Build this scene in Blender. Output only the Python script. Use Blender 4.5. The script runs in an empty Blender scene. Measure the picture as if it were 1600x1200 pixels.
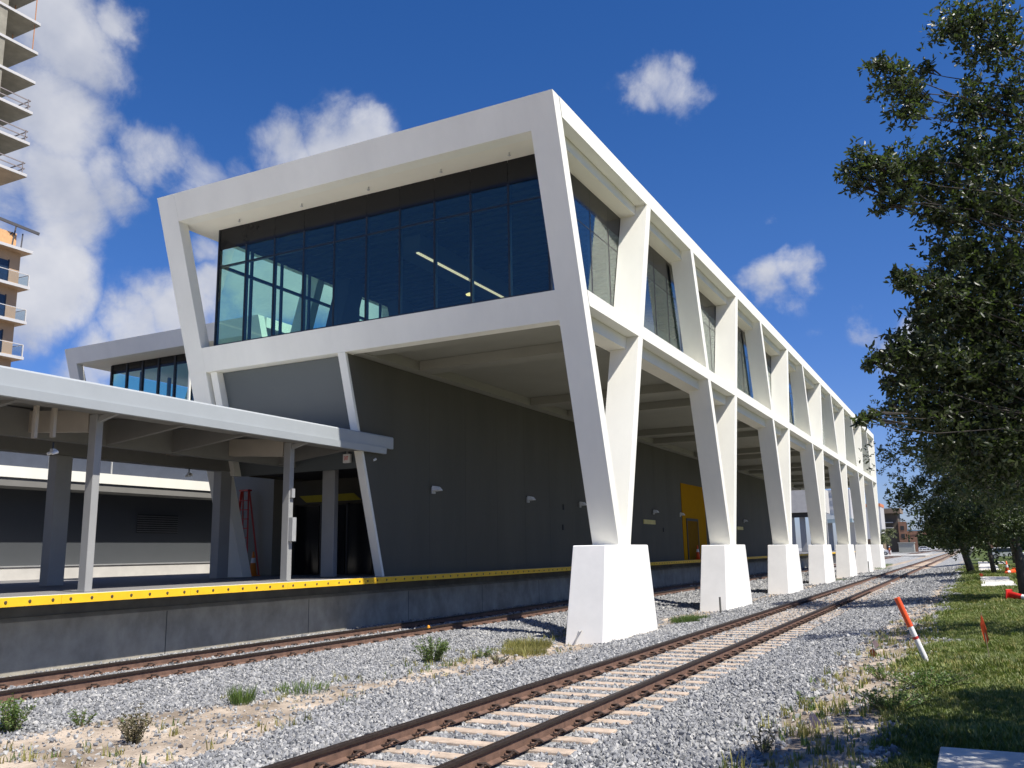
import bpy, bmesh, math, random
import numpy as np
from mathutils import Vector, Matrix
random.seed(7); RNG = np.random.default_rng(7)
C = bpy.context.scene.collection
sc = bpy.context.scene
rad = math.radians

# ------------------------------------------------------------------ camera
FPX, PITCH, YAW, ROLL = 1379.71, rad(10.8297), rad(27.113), rad(-1.0526)
cy, sy = math.cos(YAW), math.sin(YAW)
fwd = Vector((-sy*math.cos(PITCH), cy*math.cos(PITCH), math.sin(PITCH)))
r0 = Vector((cy, sy, 0)); u0 = r0.cross(fwd)
rr = math.cos(ROLL)*r0 + math.sin(ROLL)*u0
uu = -math.sin(ROLL)*r0 + math.cos(ROLL)*u0
CAM = Vector((0, 0, 1.92))
cam = bpy.data.cameras.new('camera'); camo = bpy.data.objects.new('camera', cam); C.objects.link(camo)
cam.sensor_width = 36; cam.lens = 36*FPX/1600; cam.clip_end = 6000; cam.clip_start = .05
M = Matrix((rr, uu, -fwd)).transposed().to_4x4(); M.translation = CAM
camo.matrix_world = M; sc.camera = camo

# ------------------------------------------------------------------ light
SUN = Vector((1, -.25, 1.6)).normalized()          # towards the sun
ELEV = math.asin(SUN.z); AZ = math.atan2(SUN.x, SUN.y)
sl = bpy.data.lights.new('sun', 'SUN'); sl.energy = 5.0; sl.angle = rad(.53); sl.color = (1, .955, .88)
so = bpy.data.objects.new('sun', sl); C.objects.link(so)
so.rotation_euler = SUN.to_track_quat('Z', 'Y').to_euler(); so.location = (60, -20, 90)
sc.view_settings.view_transform = 'Standard'; sc.view_settings.look = 'None'
sc.view_settings.exposure = 0.6; sc.view_settings.gamma = 1
sc.view_settings.use_curve_mapping = False

def pix(x, y):                                      # direction of a pixel of the photograph
    return (rr*((x-800)/FPX) + uu*((600-y)/FPX) + fwd)
def at_y(x, y, Y):
    d = pix(x, y); return CAM + d*(Y/d.y)

W = bpy.data.worlds.new('World'); sc.world = W; W.use_nodes = True
nt = W.node_tree; nt.nodes.clear()
def N(t, **k):
    n = nt.nodes.new(t)
    for a, v in k.items(): setattr(n, a, v)
    return n
def math_(op, a, b=None, clamp=False):
    n = nt.nodes.new('ShaderNodeMath'); n.operation = op; n.use_clamp = clamp
    for i, v in enumerate((a, b)):
        if v is None: continue
        if hasattr(v, 'links'): nt.links.new(v, n.inputs[i])
        else: n.inputs[i].default_value = v
    return n.outputs[0]
def vmath(op, a, b=None):
    n = nt.nodes.new('ShaderNodeVectorMath'); n.operation = op
    for i, v in enumerate((a, b)):
        if v is None: continue
        if hasattr(v, 'links'): nt.links.new(v, n.inputs[i])
        else: n.inputs[i].default_value = v
    return n
L = nt.links.new
out = N('ShaderNodeOutputWorld')
sky = N('ShaderNodeTexSky', sky_type='NISHITA', sun_disc=False, sun_elevation=ELEV, sun_rotation=AZ,
        altitude=0, air_density=1.0, dust_density=0.25, ozone_density=4.5)
bsky = N('ShaderNodeBackground'); bsky.inputs[1].default_value = .082
hsv = N('ShaderNodeHueSaturation'); hsv.inputs['Saturation'].default_value = 1.29; hsv.inputs['Value'].default_value = 1.0
L(sky.outputs[0], hsv.inputs['Color'])
sepd = N('ShaderNodeSeparateXYZ'); hz = nt.nodes.new('ShaderNodeMapRange'); hz.inputs[1].default_value = 0; hz.inputs[2].default_value = .34
tmix = nt.nodes.new('ShaderNodeMix'); tmix.data_type = 'VECTOR'; L(hz.outputs[0], tmix.inputs[0]); tmix.inputs[4].default_value = (.56, .62, .98); tmix.inputs[5].default_value = (1, .81, 1)
tint = vmath('MULTIPLY', hsv.outputs[0], tmix.outputs[1]); L(tint.outputs[0], bsky.inputs[0])
tc = N('ShaderNodeTexCoord'); D = vmath('NORMALIZE', tc.outputs['Generated']).outputs[0]
L(D, sepd.inputs[0]); L(sepd.outputs[2], hz.inputs[0])
# billow the direction with noise, then compare with the cloud centres
nz = N('ShaderNodeTexNoise'); nz.inputs['Scale'].default_value = 5; nz.inputs['Detail'].default_value = 8; nz.inputs['Roughness'].default_value = .55
L(D, nz.inputs['Vector'])
off = vmath('SUBTRACT', nz.outputs['Color'], (.5, .5, .5)).outputs[0]
sc1 = N('ShaderNodeVectorMath', operation='SCALE'); L(off, sc1.inputs[0]); sc1.inputs['Scale'].default_value = .17
DW = vmath('ADD', D, sc1.outputs[0]).outputs[0]
# (pixel x, y, radius px, weight)
CL = [(50,30,115,1),(105,100,110,1),(85,230,110,1),(60,340,120,1),(110,330,95,1),(20,430,110,1),(80,430,95,1),(205,50,48,.72),(165,85,55,.85),
      (180,300,60,.85),(240,255,55,.7),(305,262,65,.68),(360,240,55,.6),(440,205,85,1),(520,200,85,1),(570,190,70,1),(590,160,40,.7),(180,215,40,.42),
      (160,545,75,.95),(220,500,75,1),(290,475,75,1),(325,445,50,.9),(310,380,40,.66),(110,590,60,.85),
      (430,450,130,1),(560,470,120,1),(660,470,100,1),
      (1040,162,56,.74),(1062,135,40,.66),(1008,182,42,.66),(1215,430,66,1),(1252,405,62,1),(1178,458,54,1),
      (1345,512,40,.66),(1425,522,60,1),(1265,520,26,.45),(1190,325,24,.42),(1380,700,30,.42),
      (-200,200,260,1),(-450,420,240,1),(1800,300,160,.9),(2200,560,200,.9)]
den = None
for (x, y, r, w) in CL:
    c = pix(x, y).normalized(); r = r/FPX*.92
    d = vmath('DISTANCE', DW, tuple(c)).outputs['Value']
    mr = nt.nodes.new('ShaderNodeMapRange'); mr.interpolation_type = 'SMOOTHSTEP'
    L(d, mr.inputs[0]); mr.inputs[1].default_value = r*1.35; mr.inputs[2].default_value = r*.2
    mr.inputs[3].default_value = 0; mr.inputs[4].default_value = w
    den = mr.outputs[0] if den is None else math_('MAXIMUM', den, mr.outputs[0])
# scattered cumulus over the rest of the sky (behind the camera)
nb = N('ShaderNodeTexNoise'); nb.inputs['Scale'].default_value = 2.1; nb.inputs['Detail'].default_value = 7
L(D, nb.inputs['Vector'])
dt = vmath('DOT_PRODUCT', D, tuple(fwd)).outputs['Value']
beh = nt.nodes.new('ShaderNodeMapRange'); L(dt, beh.inputs[0]); beh.inputs[1].default_value = .45; beh.inputs[2].default_value = .15
nbr = nt.nodes.new('ShaderNodeMapRange'); L(nb.outputs[0], nbr.inputs[0]); nbr.inputs[1].default_value = .48; nbr.inputs[2].default_value = .60
lowz = nt.nodes.new('ShaderNodeMapRange'); L(sepd.outputs[2], lowz.inputs[0]); lowz.inputs[1].default_value = .27; lowz.inputs[2].default_value = .17
den = math_('MAXIMUM', den, math_('MULTIPLY', math_('MULTIPLY', beh.outputs[0], nbr.outputs[0]), lowz.outputs[0]))
n2 = N('ShaderNodeTexNoise'); n2.inputs['Scale'].default_value = 9; n2.inputs['Detail'].default_value = 10; n2.inputs['Roughness'].default_value = .64; n2.inputs['Distortion'].default_value = .35
L(D, n2.inputs['Vector'])
e = math_('ADD', den, math_('MULTIPLY', math_('SUBTRACT', n2.outputs[0], .5), 1.6))
mask = nt.nodes.new('ShaderNodeMapRange'); mask.interpolation_type = 'SMOOTHSTEP'
L(e, mask.inputs[0]); mask.inputs[1].default_value = .22; mask.inputs[2].default_value = .98
mk = math_('MULTIPLY', mask.outputs[0], math_('MINIMUM', math_('MULTIPLY', den, 3), .96))
# brightness of the cloud: billows facing the sun are brighter
D2 = vmath('ADD', D, tuple(SUN*.035)).outputs[0]
def cn(v):
    n = N('ShaderNodeTexNoise'); n.inputs['Scale'].default_value = 7; n.inputs['Detail'].default_value = 5; L(v, n.inputs['Vector']); return n.outputs[0]
sh = math_('ADD', math_('MULTIPLY', math_('SUBTRACT', cn(D), cn(D2)), 1.5), .5, True)
cr = N('ShaderNodeValToRGB'); L(sh, cr.inputs[0])
cr.color_ramp.elements[0].position = .25; cr.color_ramp.elements[0].color = (.46, .50, .62, 1)
cr.color_ramp.elements[1].position = .75; cr.color_ramp.elements[1].color = (.80, .81, .86, 1)
bcl = N('ShaderNodeBackground'); L(cr.outputs[0], bcl.inputs[0]); bcl.inputs[1].default_value = .62
mx = N('ShaderNodeMixShader'); L(mk, mx.inputs[0]); L(bsky.outputs[0], mx.inputs[1]); L(bcl.outputs[0], mx.inputs[2])
L(mx.outputs[0], out.inputs[0])

# ------------------------------------------------------------------ materials
MATS = {}
def mat(name, col, rough=.7, var=.08, scale=3., bump=0., bscale=60., metal=0., spec=.5, stretch=None, detail=5, trans=None, emis=None, island=0.):
    if name in MATS: return MATS[name]
    m = bpy.data.materials.new(name); m.use_nodes = True; MATS[name] = m
    t = m.node_tree; b = t.nodes['Principled BSDF']
    b.inputs['Roughness'].default_value = rough; b.inputs['Metallic'].default_value = metal
    b.inputs['Specular IOR Level'].default_value = spec
    g = t.nodes.new('ShaderNodeNewGeometry'); src = g.outputs['Position']
    if stretch:
        mp = t.nodes.new('ShaderNodeMapping'); mp.inputs['Scale'].default_value = stretch
        t.links.new(src, mp.inputs[0]); src = mp.outputs[0]
    n = t.nodes.new('ShaderNodeTexNoise'); n.inputs['Scale'].default_value = scale; n.inputs['Detail'].default_value = detail; n.inputs['Roughness'].default_value = .65
    t.links.new(src, n.inputs['Vector'])
    r = t.nodes.new('ShaderNodeValToRGB'); t.links.new(n.outputs[0], r.inputs[0])
    lo = [max(0, c*(1-var*1.6)) for c in col]; hi = [min(1, c*(1+var)) for c in col]
    r.color_ramp.elements[0].position = .3; r.color_ramp.elements[0].color = (*lo, 1)
    r.color_ramp.elements[1].position = .7; r.color_ramp.elements[1].color = (*hi, 1)
    cout = r.outputs[0]
    if island:
        h = t.nodes.new('ShaderNodeHueSaturation'); mr = t.nodes.new('ShaderNodeMapRange')
        t.links.new(g.outputs['Random Per Island'], mr.inputs[0]); mr.inputs[3].default_value = 1-island; mr.inputs[4].default_value = 1+island
        t.links.new(mr.outputs[0], h.inputs['Value']); t.links.new(cout, h.inputs['Color'])
        mr2 = t.nodes.new('ShaderNodeMapRange'); t.links.new(g.outputs['Random Per Island'], mr2.inputs[0]); mr2.inputs[3].default_value = .53; mr2.inputs[4].default_value = .47
        t.links.new(mr2.outputs[0], h.inputs['Hue']); cout = h.outputs[0]
    t.links.new(cout, b.inputs['Base Color'])
    if bump:
        nn = t.nodes.new('ShaderNodeTexNoise'); nn.inputs['Scale'].default_value = bscale; nn.inputs['Detail'].default_value = 4
        t.links.new(g.outputs['Position'], nn.inputs['Vector'])
        bp = t.nodes.new('ShaderNodeBump'); bp.inputs['Strength'].default_value = bump; bp.inputs['Distance'].default_value = .02
        t.links.new(nn.outputs[0], bp.inputs['Height']); t.links.new(bp.outputs[0], b.inputs['Normal'])
    if trans:
        tb = t.nodes.new('ShaderNodeBsdfTranslucent'); tb.inputs[0].default_value = (*trans, 1)
        ms = t.nodes.new('ShaderNodeMixShader'); ms.inputs[0].default_value = .26
        o = t.nodes['Material Output']; t.links.new(b.outputs[0], ms.inputs[1]); t.links.new(tb.outputs[0], ms.inputs[2]); t.links.new(ms.outputs[0], o.inputs[0])
    if emis:
        b.inputs['Emission Color'].default_value = (*emis[:3], 1); b.inputs['Emission Strength'].default_value = emis[3]
    return m
def glass(name, tint, r0, gcol=(1, 1, 1)):
    m = bpy.data.materials.new(name); m.use_nodes = True; MATS[name] = m
    t = m.node_tree; o = t.nodes['Material Output']; t.nodes.remove(t.nodes['Principled BSDF'])
    tr = t.nodes.new('ShaderNodeBsdfTransparent'); tr.inputs[0].default_value = (*tint, 1)
    gl = t.nodes.new('ShaderNodeBsdfGlossy'); gl.inputs['Roughness'].default_value = .01; gl.inputs[0].default_value = (*gcol, 1)
    lw = t.nodes.new('ShaderNodeLayerWeight'); lw.inputs[0].default_value = .5
    pw_ = t.nodes.new('ShaderNodeMath'); pw_.operation = 'POWER'; t.links.new(lw.outputs['Facing'], pw_.inputs[0]); pw_.inputs[1].default_value = 4.5
    mr = t.nodes.new('ShaderNodeMapRange'); t.links.new(pw_.outputs[0], mr.inputs[0]); mr.inputs[3].default_value = r0; mr.inputs[4].default_value = .9
    mx = t.nodes.new('ShaderNodeMixShader'); t.links.new(mr.outputs[0], mx.inputs[0]); t.links.new(tr.outputs[0], mx.inputs[1]); t.links.new(gl.outputs[0], mx.inputs[2])
    t.links.new(mx.outputs[0], o.inputs[0]); return m

M_white = mat('white_stucco', (.80, .785, .70), .75, .04, .7, .06, 90, stretch=(1, 1, .35))
M_ped = mat('white_paint', (.80, .785, .74), .7, .045, 1.1, .08, 70)
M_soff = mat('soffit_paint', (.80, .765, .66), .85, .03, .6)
M_soff_shaded = mat('shaded_soffit_paint', (.25, .243, .20), .85, .04, .6)  # soffit paint darkened: the shade below the floor is put into the colour
M_wall = mat('dark_wall_panel', (.097, .093, .076), .75, .06, .7, spec=.15, bump=.03, bscale=40, stretch=(1, 1, .2))
M_panel = mat('grey_composite_panel', (.085, .098, .10), .45, .03, .7)
M_joint = mat('dark_joint', (.03, .03, .03), .7)
M_black = mat('black_frame', (.012, .014, .018), .35)
M_spand = mat('dark_spandrel_glass', (.012, .012, .013), .1, .02, spec=.3)
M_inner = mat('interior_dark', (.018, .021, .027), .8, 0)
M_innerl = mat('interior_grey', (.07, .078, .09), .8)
M_glass = glass('tinted_glass', (.83, .965, .91), .055)
M_glasst = glass('railing_glass', (.86, .90, .92), .03)
M_conc = mat('platform_concrete', (.34, .312, .25), .85, .2, 1.6, .15, 25, stretch=(1, 1, .8))
M_concl = mat('pale_concrete', (.52, .50, .46), .85, .07, 1.5, .1, 40)
M_slabc = mat('walk_concrete', (.56, .54, .49), .85, .08, 2.5, .12, 60)
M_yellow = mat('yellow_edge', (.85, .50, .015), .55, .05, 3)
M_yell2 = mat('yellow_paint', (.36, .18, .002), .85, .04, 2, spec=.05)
M_bolt = mat('bolt_steel', (.12, .09, .05), .5, metal=.4)
M_canopy = mat('canopy_white_metal', (.35, .375, .385), .45, .03, 1.2, .015, 10)
M_steel = mat('painted_steel', (.30, .30, .29), .5, .04, 1.5)
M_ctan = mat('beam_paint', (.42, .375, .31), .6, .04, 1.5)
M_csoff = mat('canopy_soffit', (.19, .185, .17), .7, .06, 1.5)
M_rust = mat('rail_rust', (.15, .085, .058), .75, .25, 9, .25, 120)
M_rhead = mat('rail_head', (.035, .024, .018), .5, .25, 14, metal=.3)
M_clip = mat('clip_rust', (.035, .02, .014), .8, .2, 20)
M_tie = mat('tie_concrete', (.46, .365, .28), .9, .2, 6, .3, 90)
M_tie2 = mat('tie_concrete_pale', (.48, .46, .43), .9, .1, 6, .3, 90)
M_bark = mat('bark', (.105, .088, .072), .9, .3, 8, .8, 30, stretch=(1, 1, .3))
M_twig = mat('twig_bark', (.045, .038, .030), .9, .2, 8)
M_leaf = mat('oak_leaf', (.038, .051, .020), .42, .25, 3, spec=.42, trans=(.11, .17, .03), island=.45)
M_leaf2 = mat('oak_leaf_far', (.056, .076, .028), .45, .25, 1.5, spec=.4, trans=(.07, .11, .02), island=.45)
M_grass = mat('grass_blade', (.115, .15, .035), .6, .3, 1.2, trans=(.16, .24, .03), island=.4)
M_grassd = mat('grass_dry', (.26, .25, .075), .7, .25, 3, trans=(.3, .3, .06), island=.35)
M_weed = mat('weed_leaf', (.11, .175, .04), .55, .25, 3, trans=(.12, .2, .03), island=.4)
M_weedb = mat('weed_brown', (.12, .105, .05), .7, .25, 3, island=.4)
M_orange = mat('orange_plastic', (.72, .085, .015), .45, .05, 6)
M_red = mat('red_fiberglass', (.42, .03, .022), .45, .08, 6)
M_whitep = mat('white_plastic', (.72, .71, .68), .4, .06, 12)
M_fix = mat('fixture_metal', (.45, .45, .44), .4, metal=.3)
M_lens = mat('fixture_lens', (.75, .75, .72), .3)
M_wood = mat('stake_wood', (.42, .33, .2), .8, .1, 20)
M_towerc = mat('tower_concrete', (.27, .25, .20), .9, .15, .8, .2, 10)
M_towert = mat('tower_tan', (.42, .29, .18), .85, .04, .6)
M_towerw = mat('tower_white_edge', (.50, .49, .48), .7, .03, 1)
M_winblue = mat('window_blue_glass', (.02, .035, .06), .08)
M_brown = mat('brown_stucco', (.22, .16, .11), .85, .08, .5)
M_brick = mat('far_brick', (.26, .14, .09), .9, .12, 1.5)
M_teal = mat('truss_blue', (.12, .25, .34), .5)
M_asph = mat('asphalt', (.16, .155, .15), .9, .12, .6, .2, 30)
M_tyre = mat('tyre', (.02, .02, .02), .8)

# ------------------------------------------------------------------ mesh helpers
class MB:
    def __init__(s): s.v = []; s.f = []; s.sm = False
    def poly(s, pts, faces):
        k = len(s.v); s.v += [tuple(p) for p in pts]; s.f += [tuple(i+k for i in f) for f in faces]; return s
    def hexa(s, p):      # 8 points: bottom ring 0-3, top ring 4-7
        return s.poly(p, [(3,2,1,0),(4,5,6,7),(0,1,5,4),(1,2,6,5),(2,3,7,6),(3,0,4,7)])
    def box(s, x0, x1, y0, y1, z0, z1):
        return s.hexa([(x0,y0,z0),(x1,y0,z0),(x1,y1,z0),(x0,y1,z0),(x0,y0,z1),(x1,y0,z1),(x1,y1,z1),(x0,y1,z1)])
    def prism(s, ring0, ring1):
        n = len(ring0); f = [tuple(range(n))[::-1], tuple(range(n, 2*n))] + [(i, (i+1) % n, n+(i+1) % n, n+i) for i in range(n)]
        return s.poly(list(ring0)+list(ring1), f)
    def exx(s, yz, x0, x1): return s.prism([(x0, y, z) for y, z in yz], [(x1, y, z) for y, z in yz])
    def exy(s, xz, y0, y1): return s.prism([(x, y0, z) for x, z in xz], [(x, y1, z) for x, z in xz])
    def tube(s, pts, r, n=8, cap=True):
        pts = [Vector(p) for p in pts]; rs = r if isinstance(r, (list, tuple)) else [r]*len(pts)
        k = len(s.v); up = Vector((0, 0, 1))
        for i, p in enumerate(pts):
            d = (pts[min(i+1, len(pts)-1)] - pts[max(i-1, 0)]).normalized()
            a = d.cross(up if abs(d.z) < .95 else Vector((1, 0, 0))).normalized(); b = d.cross(a)
            for j in range(n):
                t = 2*math.pi*j/n; s.v.append(tuple(p + (a*math.cos(t)+b*math.sin(t))*rs[i]))
        for i in range(len(pts)-1):
            for j in range(n):
                s.f.append((k+i*n+j, k+i*n+(j+1) % n, k+(i+1)*n+(j+1) % n, k+(i+1)*n+j))
        if cap: s.f.append(tuple(k+j for j in range(n))[::-1]); s.f.append(tuple(k+(len(pts)-1)*n+j for j in range(n)))
        return s
    def bar(s, a, b, w, h, up=(0, 0, 1)):
        a, b = Vector(a), Vector(b); d = (b-a).normalized(); u = Vector(up)
        x = d.cross(u)
        if x.length < 1e-4: x = d.cross(Vector((0, 1, 0)))
        x = x.normalized()*w/2; y = x.cross(d).normalized()*h/2
        return s.prism([a-x-y, a+x-y, a+x+y, a-x+y], [b-x-y, b+x-y, b+x+y, b-x+y])
    def lathe(s, c, prof, n=16):
        k = len(s.v); c = Vector(c)
        for r, z in prof:
            for j in range(n):
                t = 2*math.pi*j/n; s.v.append((c.x+r*math.cos(t), c.y+r*math.sin(t), c.z+z))
        for i in range(len(prof)-1):
            for j in range(n): s.f.append((k+i*n+j, k+i*n+(j+1) % n, k+(i+1)*n+(j+1) % n, k+(i+1)*n+j))
        s.f.append(tuple(k+j for j in range(n))[::-1]); s.f.append(tuple(k+(len(prof)-1)*n+j for j in range(n)))
        return s
    def mesh(s, name, m, smooth=False, bevel=0, org=None):
        me = bpy.data.meshes.new(name); V = s.v if org is None else [(a-org[0], b-org[1], c-org[2]) for a, b, c in s.v]
        me.from_pydata(V, [], s.f)
        bm = bmesh.new(); bm.from_mesh(me)
        bmesh.ops.recalc_face_normals(bm, faces=bm.faces)
        if bevel: bmesh.ops.bevel(bm, geom=bm.edges[:], offset=bevel, segments=1, affect='EDGES', clamp_overlap=True)
        bm.to_mesh(me); bm.free()
        if smooth: me.polygons.foreach_set('use_smooth', [True]*len(me.polygons))
        me.materials.append(m); return me
def wl(o):
    v = Vector((0, 0, 0))
    while o: v += o.location; o = o.parent
    return v
def obj(name, mb, m, parent=None, smooth=False, bevel=0, label=None, kind=None):
    org = wl(parent) if parent else None
    o = bpy.data.objects.new(name, mb.mesh(name, m, smooth, bevel, org)); C.objects.link(o); o.parent = parent
    if label: o['label'] = label
    if kind: o['kind'] = kind
    return o
def put(name, me, loc, parent=None, rot=None):       # an object that shares mesh data; loc in world coordinates
    o = bpy.data.objects.new(name, me); C.objects.link(o); o.parent = parent
    o.location = Vector(loc) - (wl(parent) if parent else Vector((0, 0, 0)))
    if rot: o.rotation_euler = rot
    return o
def thing(name, label, cat, loc=(0, 0, 0), group=None):
    o = bpy.data.objects.new(name, None); C.objects.link(o); o.location = loc; o.empty_display_size = .3
    return tag(o, label, cat, group)
def tag(o, label, cat, group=None):
    o['label'] = label; o['category'] = cat
    if group: o['group'] = group
    return o
def struct(o): o['kind'] = 'structure'; return o
def npmesh(name, V, F, m, smooth=False):
    me = bpy.data.meshes.new(name); V = np.asarray(V, np.float32); F = np.asarray(F, np.int32)
    me.vertices.add(len(V)); me.vertices.foreach_set('co', V.ravel())
    n = F.shape[1]; me.loops.add(F.size); me.loops.foreach_set('vertex_index', F.ravel())
    me.polygons.add(len(F)); me.polygons.foreach_set('loop_start', np.arange(0, F.size, n, dtype=np.int32))
    me.polygons.foreach_set('loop_total', np.full(len(F), n, np.int32)) if False else None
    me.update(calc_edges=True); me.validate()
    if smooth: me.polygons.foreach_set('use_smooth', [True]*len(me.polygons))
    me.materials.append(m); return me

# ------------------------------------------------------------------ value noise (numpy)
_T = RNG.random((256, 256))
def vn(x, y):
    x = np.asarray(x, float); y = np.asarray(y, float)
    xi = np.floor(x).astype(int); yi = np.floor(y).astype(int); fx = x-xi; fy = y-yi
    fx = fx*fx*(3-2*fx); fy = fy*fy*(3-2*fy)
    g = lambda a, b: _T[a & 255, b & 255]
    return (g(xi, yi)*(1-fx)+g(xi+1, yi)*fx)*(1-fy) + (g(xi, yi+1)*(1-fx)+g(xi+1, yi+1)*fx)*fy
def fbm(x, y): return (vn(x, y)+.5*vn(2.1*x+9, 2.1*y+5)+.25*vn(4.3*x+3, 4.3*y+7))/1.75
def sstep(a, b, x): t = np.clip((x-a)/(b-a), 0, 1); return t*t*(3-2*t)

TC1, TC2 = -5.345, -14.1                              # track centre lines
PX0, PITCHY = 23.05, 12.3                             # first pedestal, pitch
def height(x, y):
    x = np.asarray(x, float); y = np.asarray(y, float)
    xs = [-400, -15.8, -15.4, -12.6, -11.2, -8.6, -7.2, -6.8, -3.9, -2.9, -1.6, -.6, 1, 400]
    zs = [-.2, -.2, -.185, -.185, -.30, -.33, -.24, -.215, -.215, -.12, .0, .06, .1, .1]
    z = np.interp(x, xs, zs)
    return z + (fbm(x*1.1, y*1.1)-.5)*.09*np.clip(1-np.abs(x-TC1)/1.5, 0, 1)*0 + (fbm(x*1.3+40, y*1.3)-.5)*.10*(np.abs(x-TC1) > 1.7)*(np.abs(x-TC2) > 1.5)
def sandness(x, y):
    x = np.asarray(x, float); y = np.asarray(y, float)
    n = fbm(x*.9+20, y*.55)-.5; n2 = fbm(x*3+5, y*3)-.5
    cx = np.interp(y, [6, 8, 13, 17, 20, 23, 30, 40, 100], [-9.9, -9.7, -9.7, -9.2, -9.0, -8.7, -8.9, -8.9, -8.9])
    hw = np.interp(y, [6, 8, 10, 12, 14, 16, 19, 23, 27, 34, 40, 100], [1.7, 1.55, 1.1, .55, .35, .75, .85, .5, .35, .8, .4, .4])
    a = sstep(.25, -.25, np.abs(x-cx)-hw+n*.9+n2*.5)
    cx2 = -1.55; hw2 = np.interp(y, [6, 9, 14, 20, 26, 34, 60], [.75, .72, .66, .72, .6, .4, .05])
    b = sstep(.22, -.22, np.abs(x-cx2-n*.4)-hw2+n2*.7)
    return np.maximum(np.maximum(a, b), sstep(4, 1, y)*.9)      # pale sand added unseen behind the camera to bounce warm light
def grassness(x, y):
    x = np.asarray(x, float); y = np.asarray(y, float)
    n = fbm(x*.8+60, y*.6)-.5; n2 = fbm(x*3+15, y*3+8)-.5
    g = sstep(-1.35, -.75, x + n*.7 + n2*.6)
    bare = sstep(.1, .2, fbm(x*.7+3, y*.5+70)-.56)*sstep(1.2, -.2, x)
    far = sstep(.3, -.3, np.hypot((x+10.2)/1.1, (y-108)/16)-1+n2)      # grass island between the tracks, far on
    return np.maximum(g*(1-.6*bare), far)*sstep(2, 5, y)

# ------------------------------------------------------------------ ground
gm = bpy.data.materials.new('ground_mix'); gm.use_nodes = True; t = gm.node_tree; b = t.nodes['Principled BSDF']; b.inputs['Roughness'].default_value = .95; b.inputs['Specular IOR Level'].default_value = .2
geo = t.nodes.new('ShaderNodeNewGeometry')
def tn(scale, det=5):
    n = t.nodes.new('ShaderNodeTexNoise'); n.inputs['Scale'].default_value = scale; n.inputs['Detail'].default_value = det; t.links.new(geo.outputs['Position'], n.inputs[0]); return n
def ramp(src, a, ca, bb, cb):
    r = t.nodes.new('ShaderNodeValToRGB'); t.links.new(src, r.inputs[0]); r.color_ramp.elements[0].position = a; r.color_ramp.elements[0].color = (*ca, 1); r.color_ramp.elements[1].position = bb; r.color_ramp.elements[1].color = (*cb, 1); return r
vo = t.nodes.new('ShaderNodeTexVoronoi'); vo.inputs['Scale'].default_value = 19; t.links.new(geo.outputs['Position'], vo.inputs['Vector'])
sx = t.nodes.new('ShaderNodeSeparateColor'); t.links.new(vo.outputs['Color'], sx.inputs[0])
grav = ramp(sx.outputs[0], 0, (.16, .165, .172), 1, (.42, .42, .41))
sand = ramp(tn(1.3, 10).outputs[0], .36, (.20, .16, .12), .68, (.51, .425, .335))
gras = ramp(tn(3, 6).outputs[0], .3, (.035, .055, .014), .7, (.105, .135, .035))
aS = t.nodes.new('ShaderNodeAttribute'); aS.attribute_name = 'sand'; aG = t.nodes.new('ShaderNodeAttribute'); aG.attribute_name = 'grass'
def mixc(f, a, c):
    m = t.nodes.new('ShaderNodeMix'); m.data_type = 'RGBA'; t.links.new(f, m.inputs[0]); t.links.new(a, m.inputs[6]); t.links.new(c, m.inputs[7]); return m.outputs[2]
t.links.new(mixc(aG.outputs['Fac'], mixc(aS.outputs['Fac'], grav.outputs[0], sand.outputs[0]), gras.outputs[0]), b.inputs['Base Color'])
bp = t.nodes.new('ShaderNodeBump'); bp.inputs['Strength'].default_value = .9; bp.inputs['Distance'].default_value = .04
inv = t.nodes.new('ShaderNodeMath'); inv.operation = 'SUBTRACT'; inv.inputs[0].default_value = 1; t.links.new(vo.outputs['Distance'], inv.inputs[1])
mh = t.nodes.new('ShaderNodeMix'); t.links.new(aS.outputs['Fac'], mh.inputs[0]); t.links.new(inv.outputs[0], mh.inputs[2]); t.links.new(tn(14, 8).outputs[0], mh.inputs[3])
t.links.new(mh.outputs[0], bp.inputs['Height']); t.links.new(bp.outputs[0], b.inputs['Normal'])

gx = np.concatenate([[-3000, -800, -200, -60, -30], np.arange(-16, 4.01, .14), [5, 7, 10, 20, 60, 200, 800, 3000]])
gy = np.concatenate([[-3000, -600, -100, -30, -10], np.arange(0, 46, .16), np.arange(46, 130, 1.), np.arange(130, 420, 10), [500, 800, 1500, 4000]])
GX, GY = np.meshgrid(gx, gy); Z = height(GX, GY)
Z = np.where(GY > 420, np.minimum(Z, -.2), Z)
nx, ny = len(gx), len(gy)
idx = np.arange(nx*ny).reshape(ny, nx)
F = np.stack([idx[:-1, :-1], idx[:-1, 1:], idx[1:, 1:], idx[1:, :-1]], -1).reshape(-1, 4)
me = npmesh('ground', np.stack([GX, GY, Z], -1).reshape(-1, 3), F, gm, True)
for nm, fn in (('sand', sandness), ('grass', grassness)):
    a = me.attributes.new(nm, 'FLOAT', 'POINT'); a.data.foreach_set('value', fn(GX, GY).astype(np.float32).ravel())
struct(put('ground', me, (0, 0, 0)))

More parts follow.
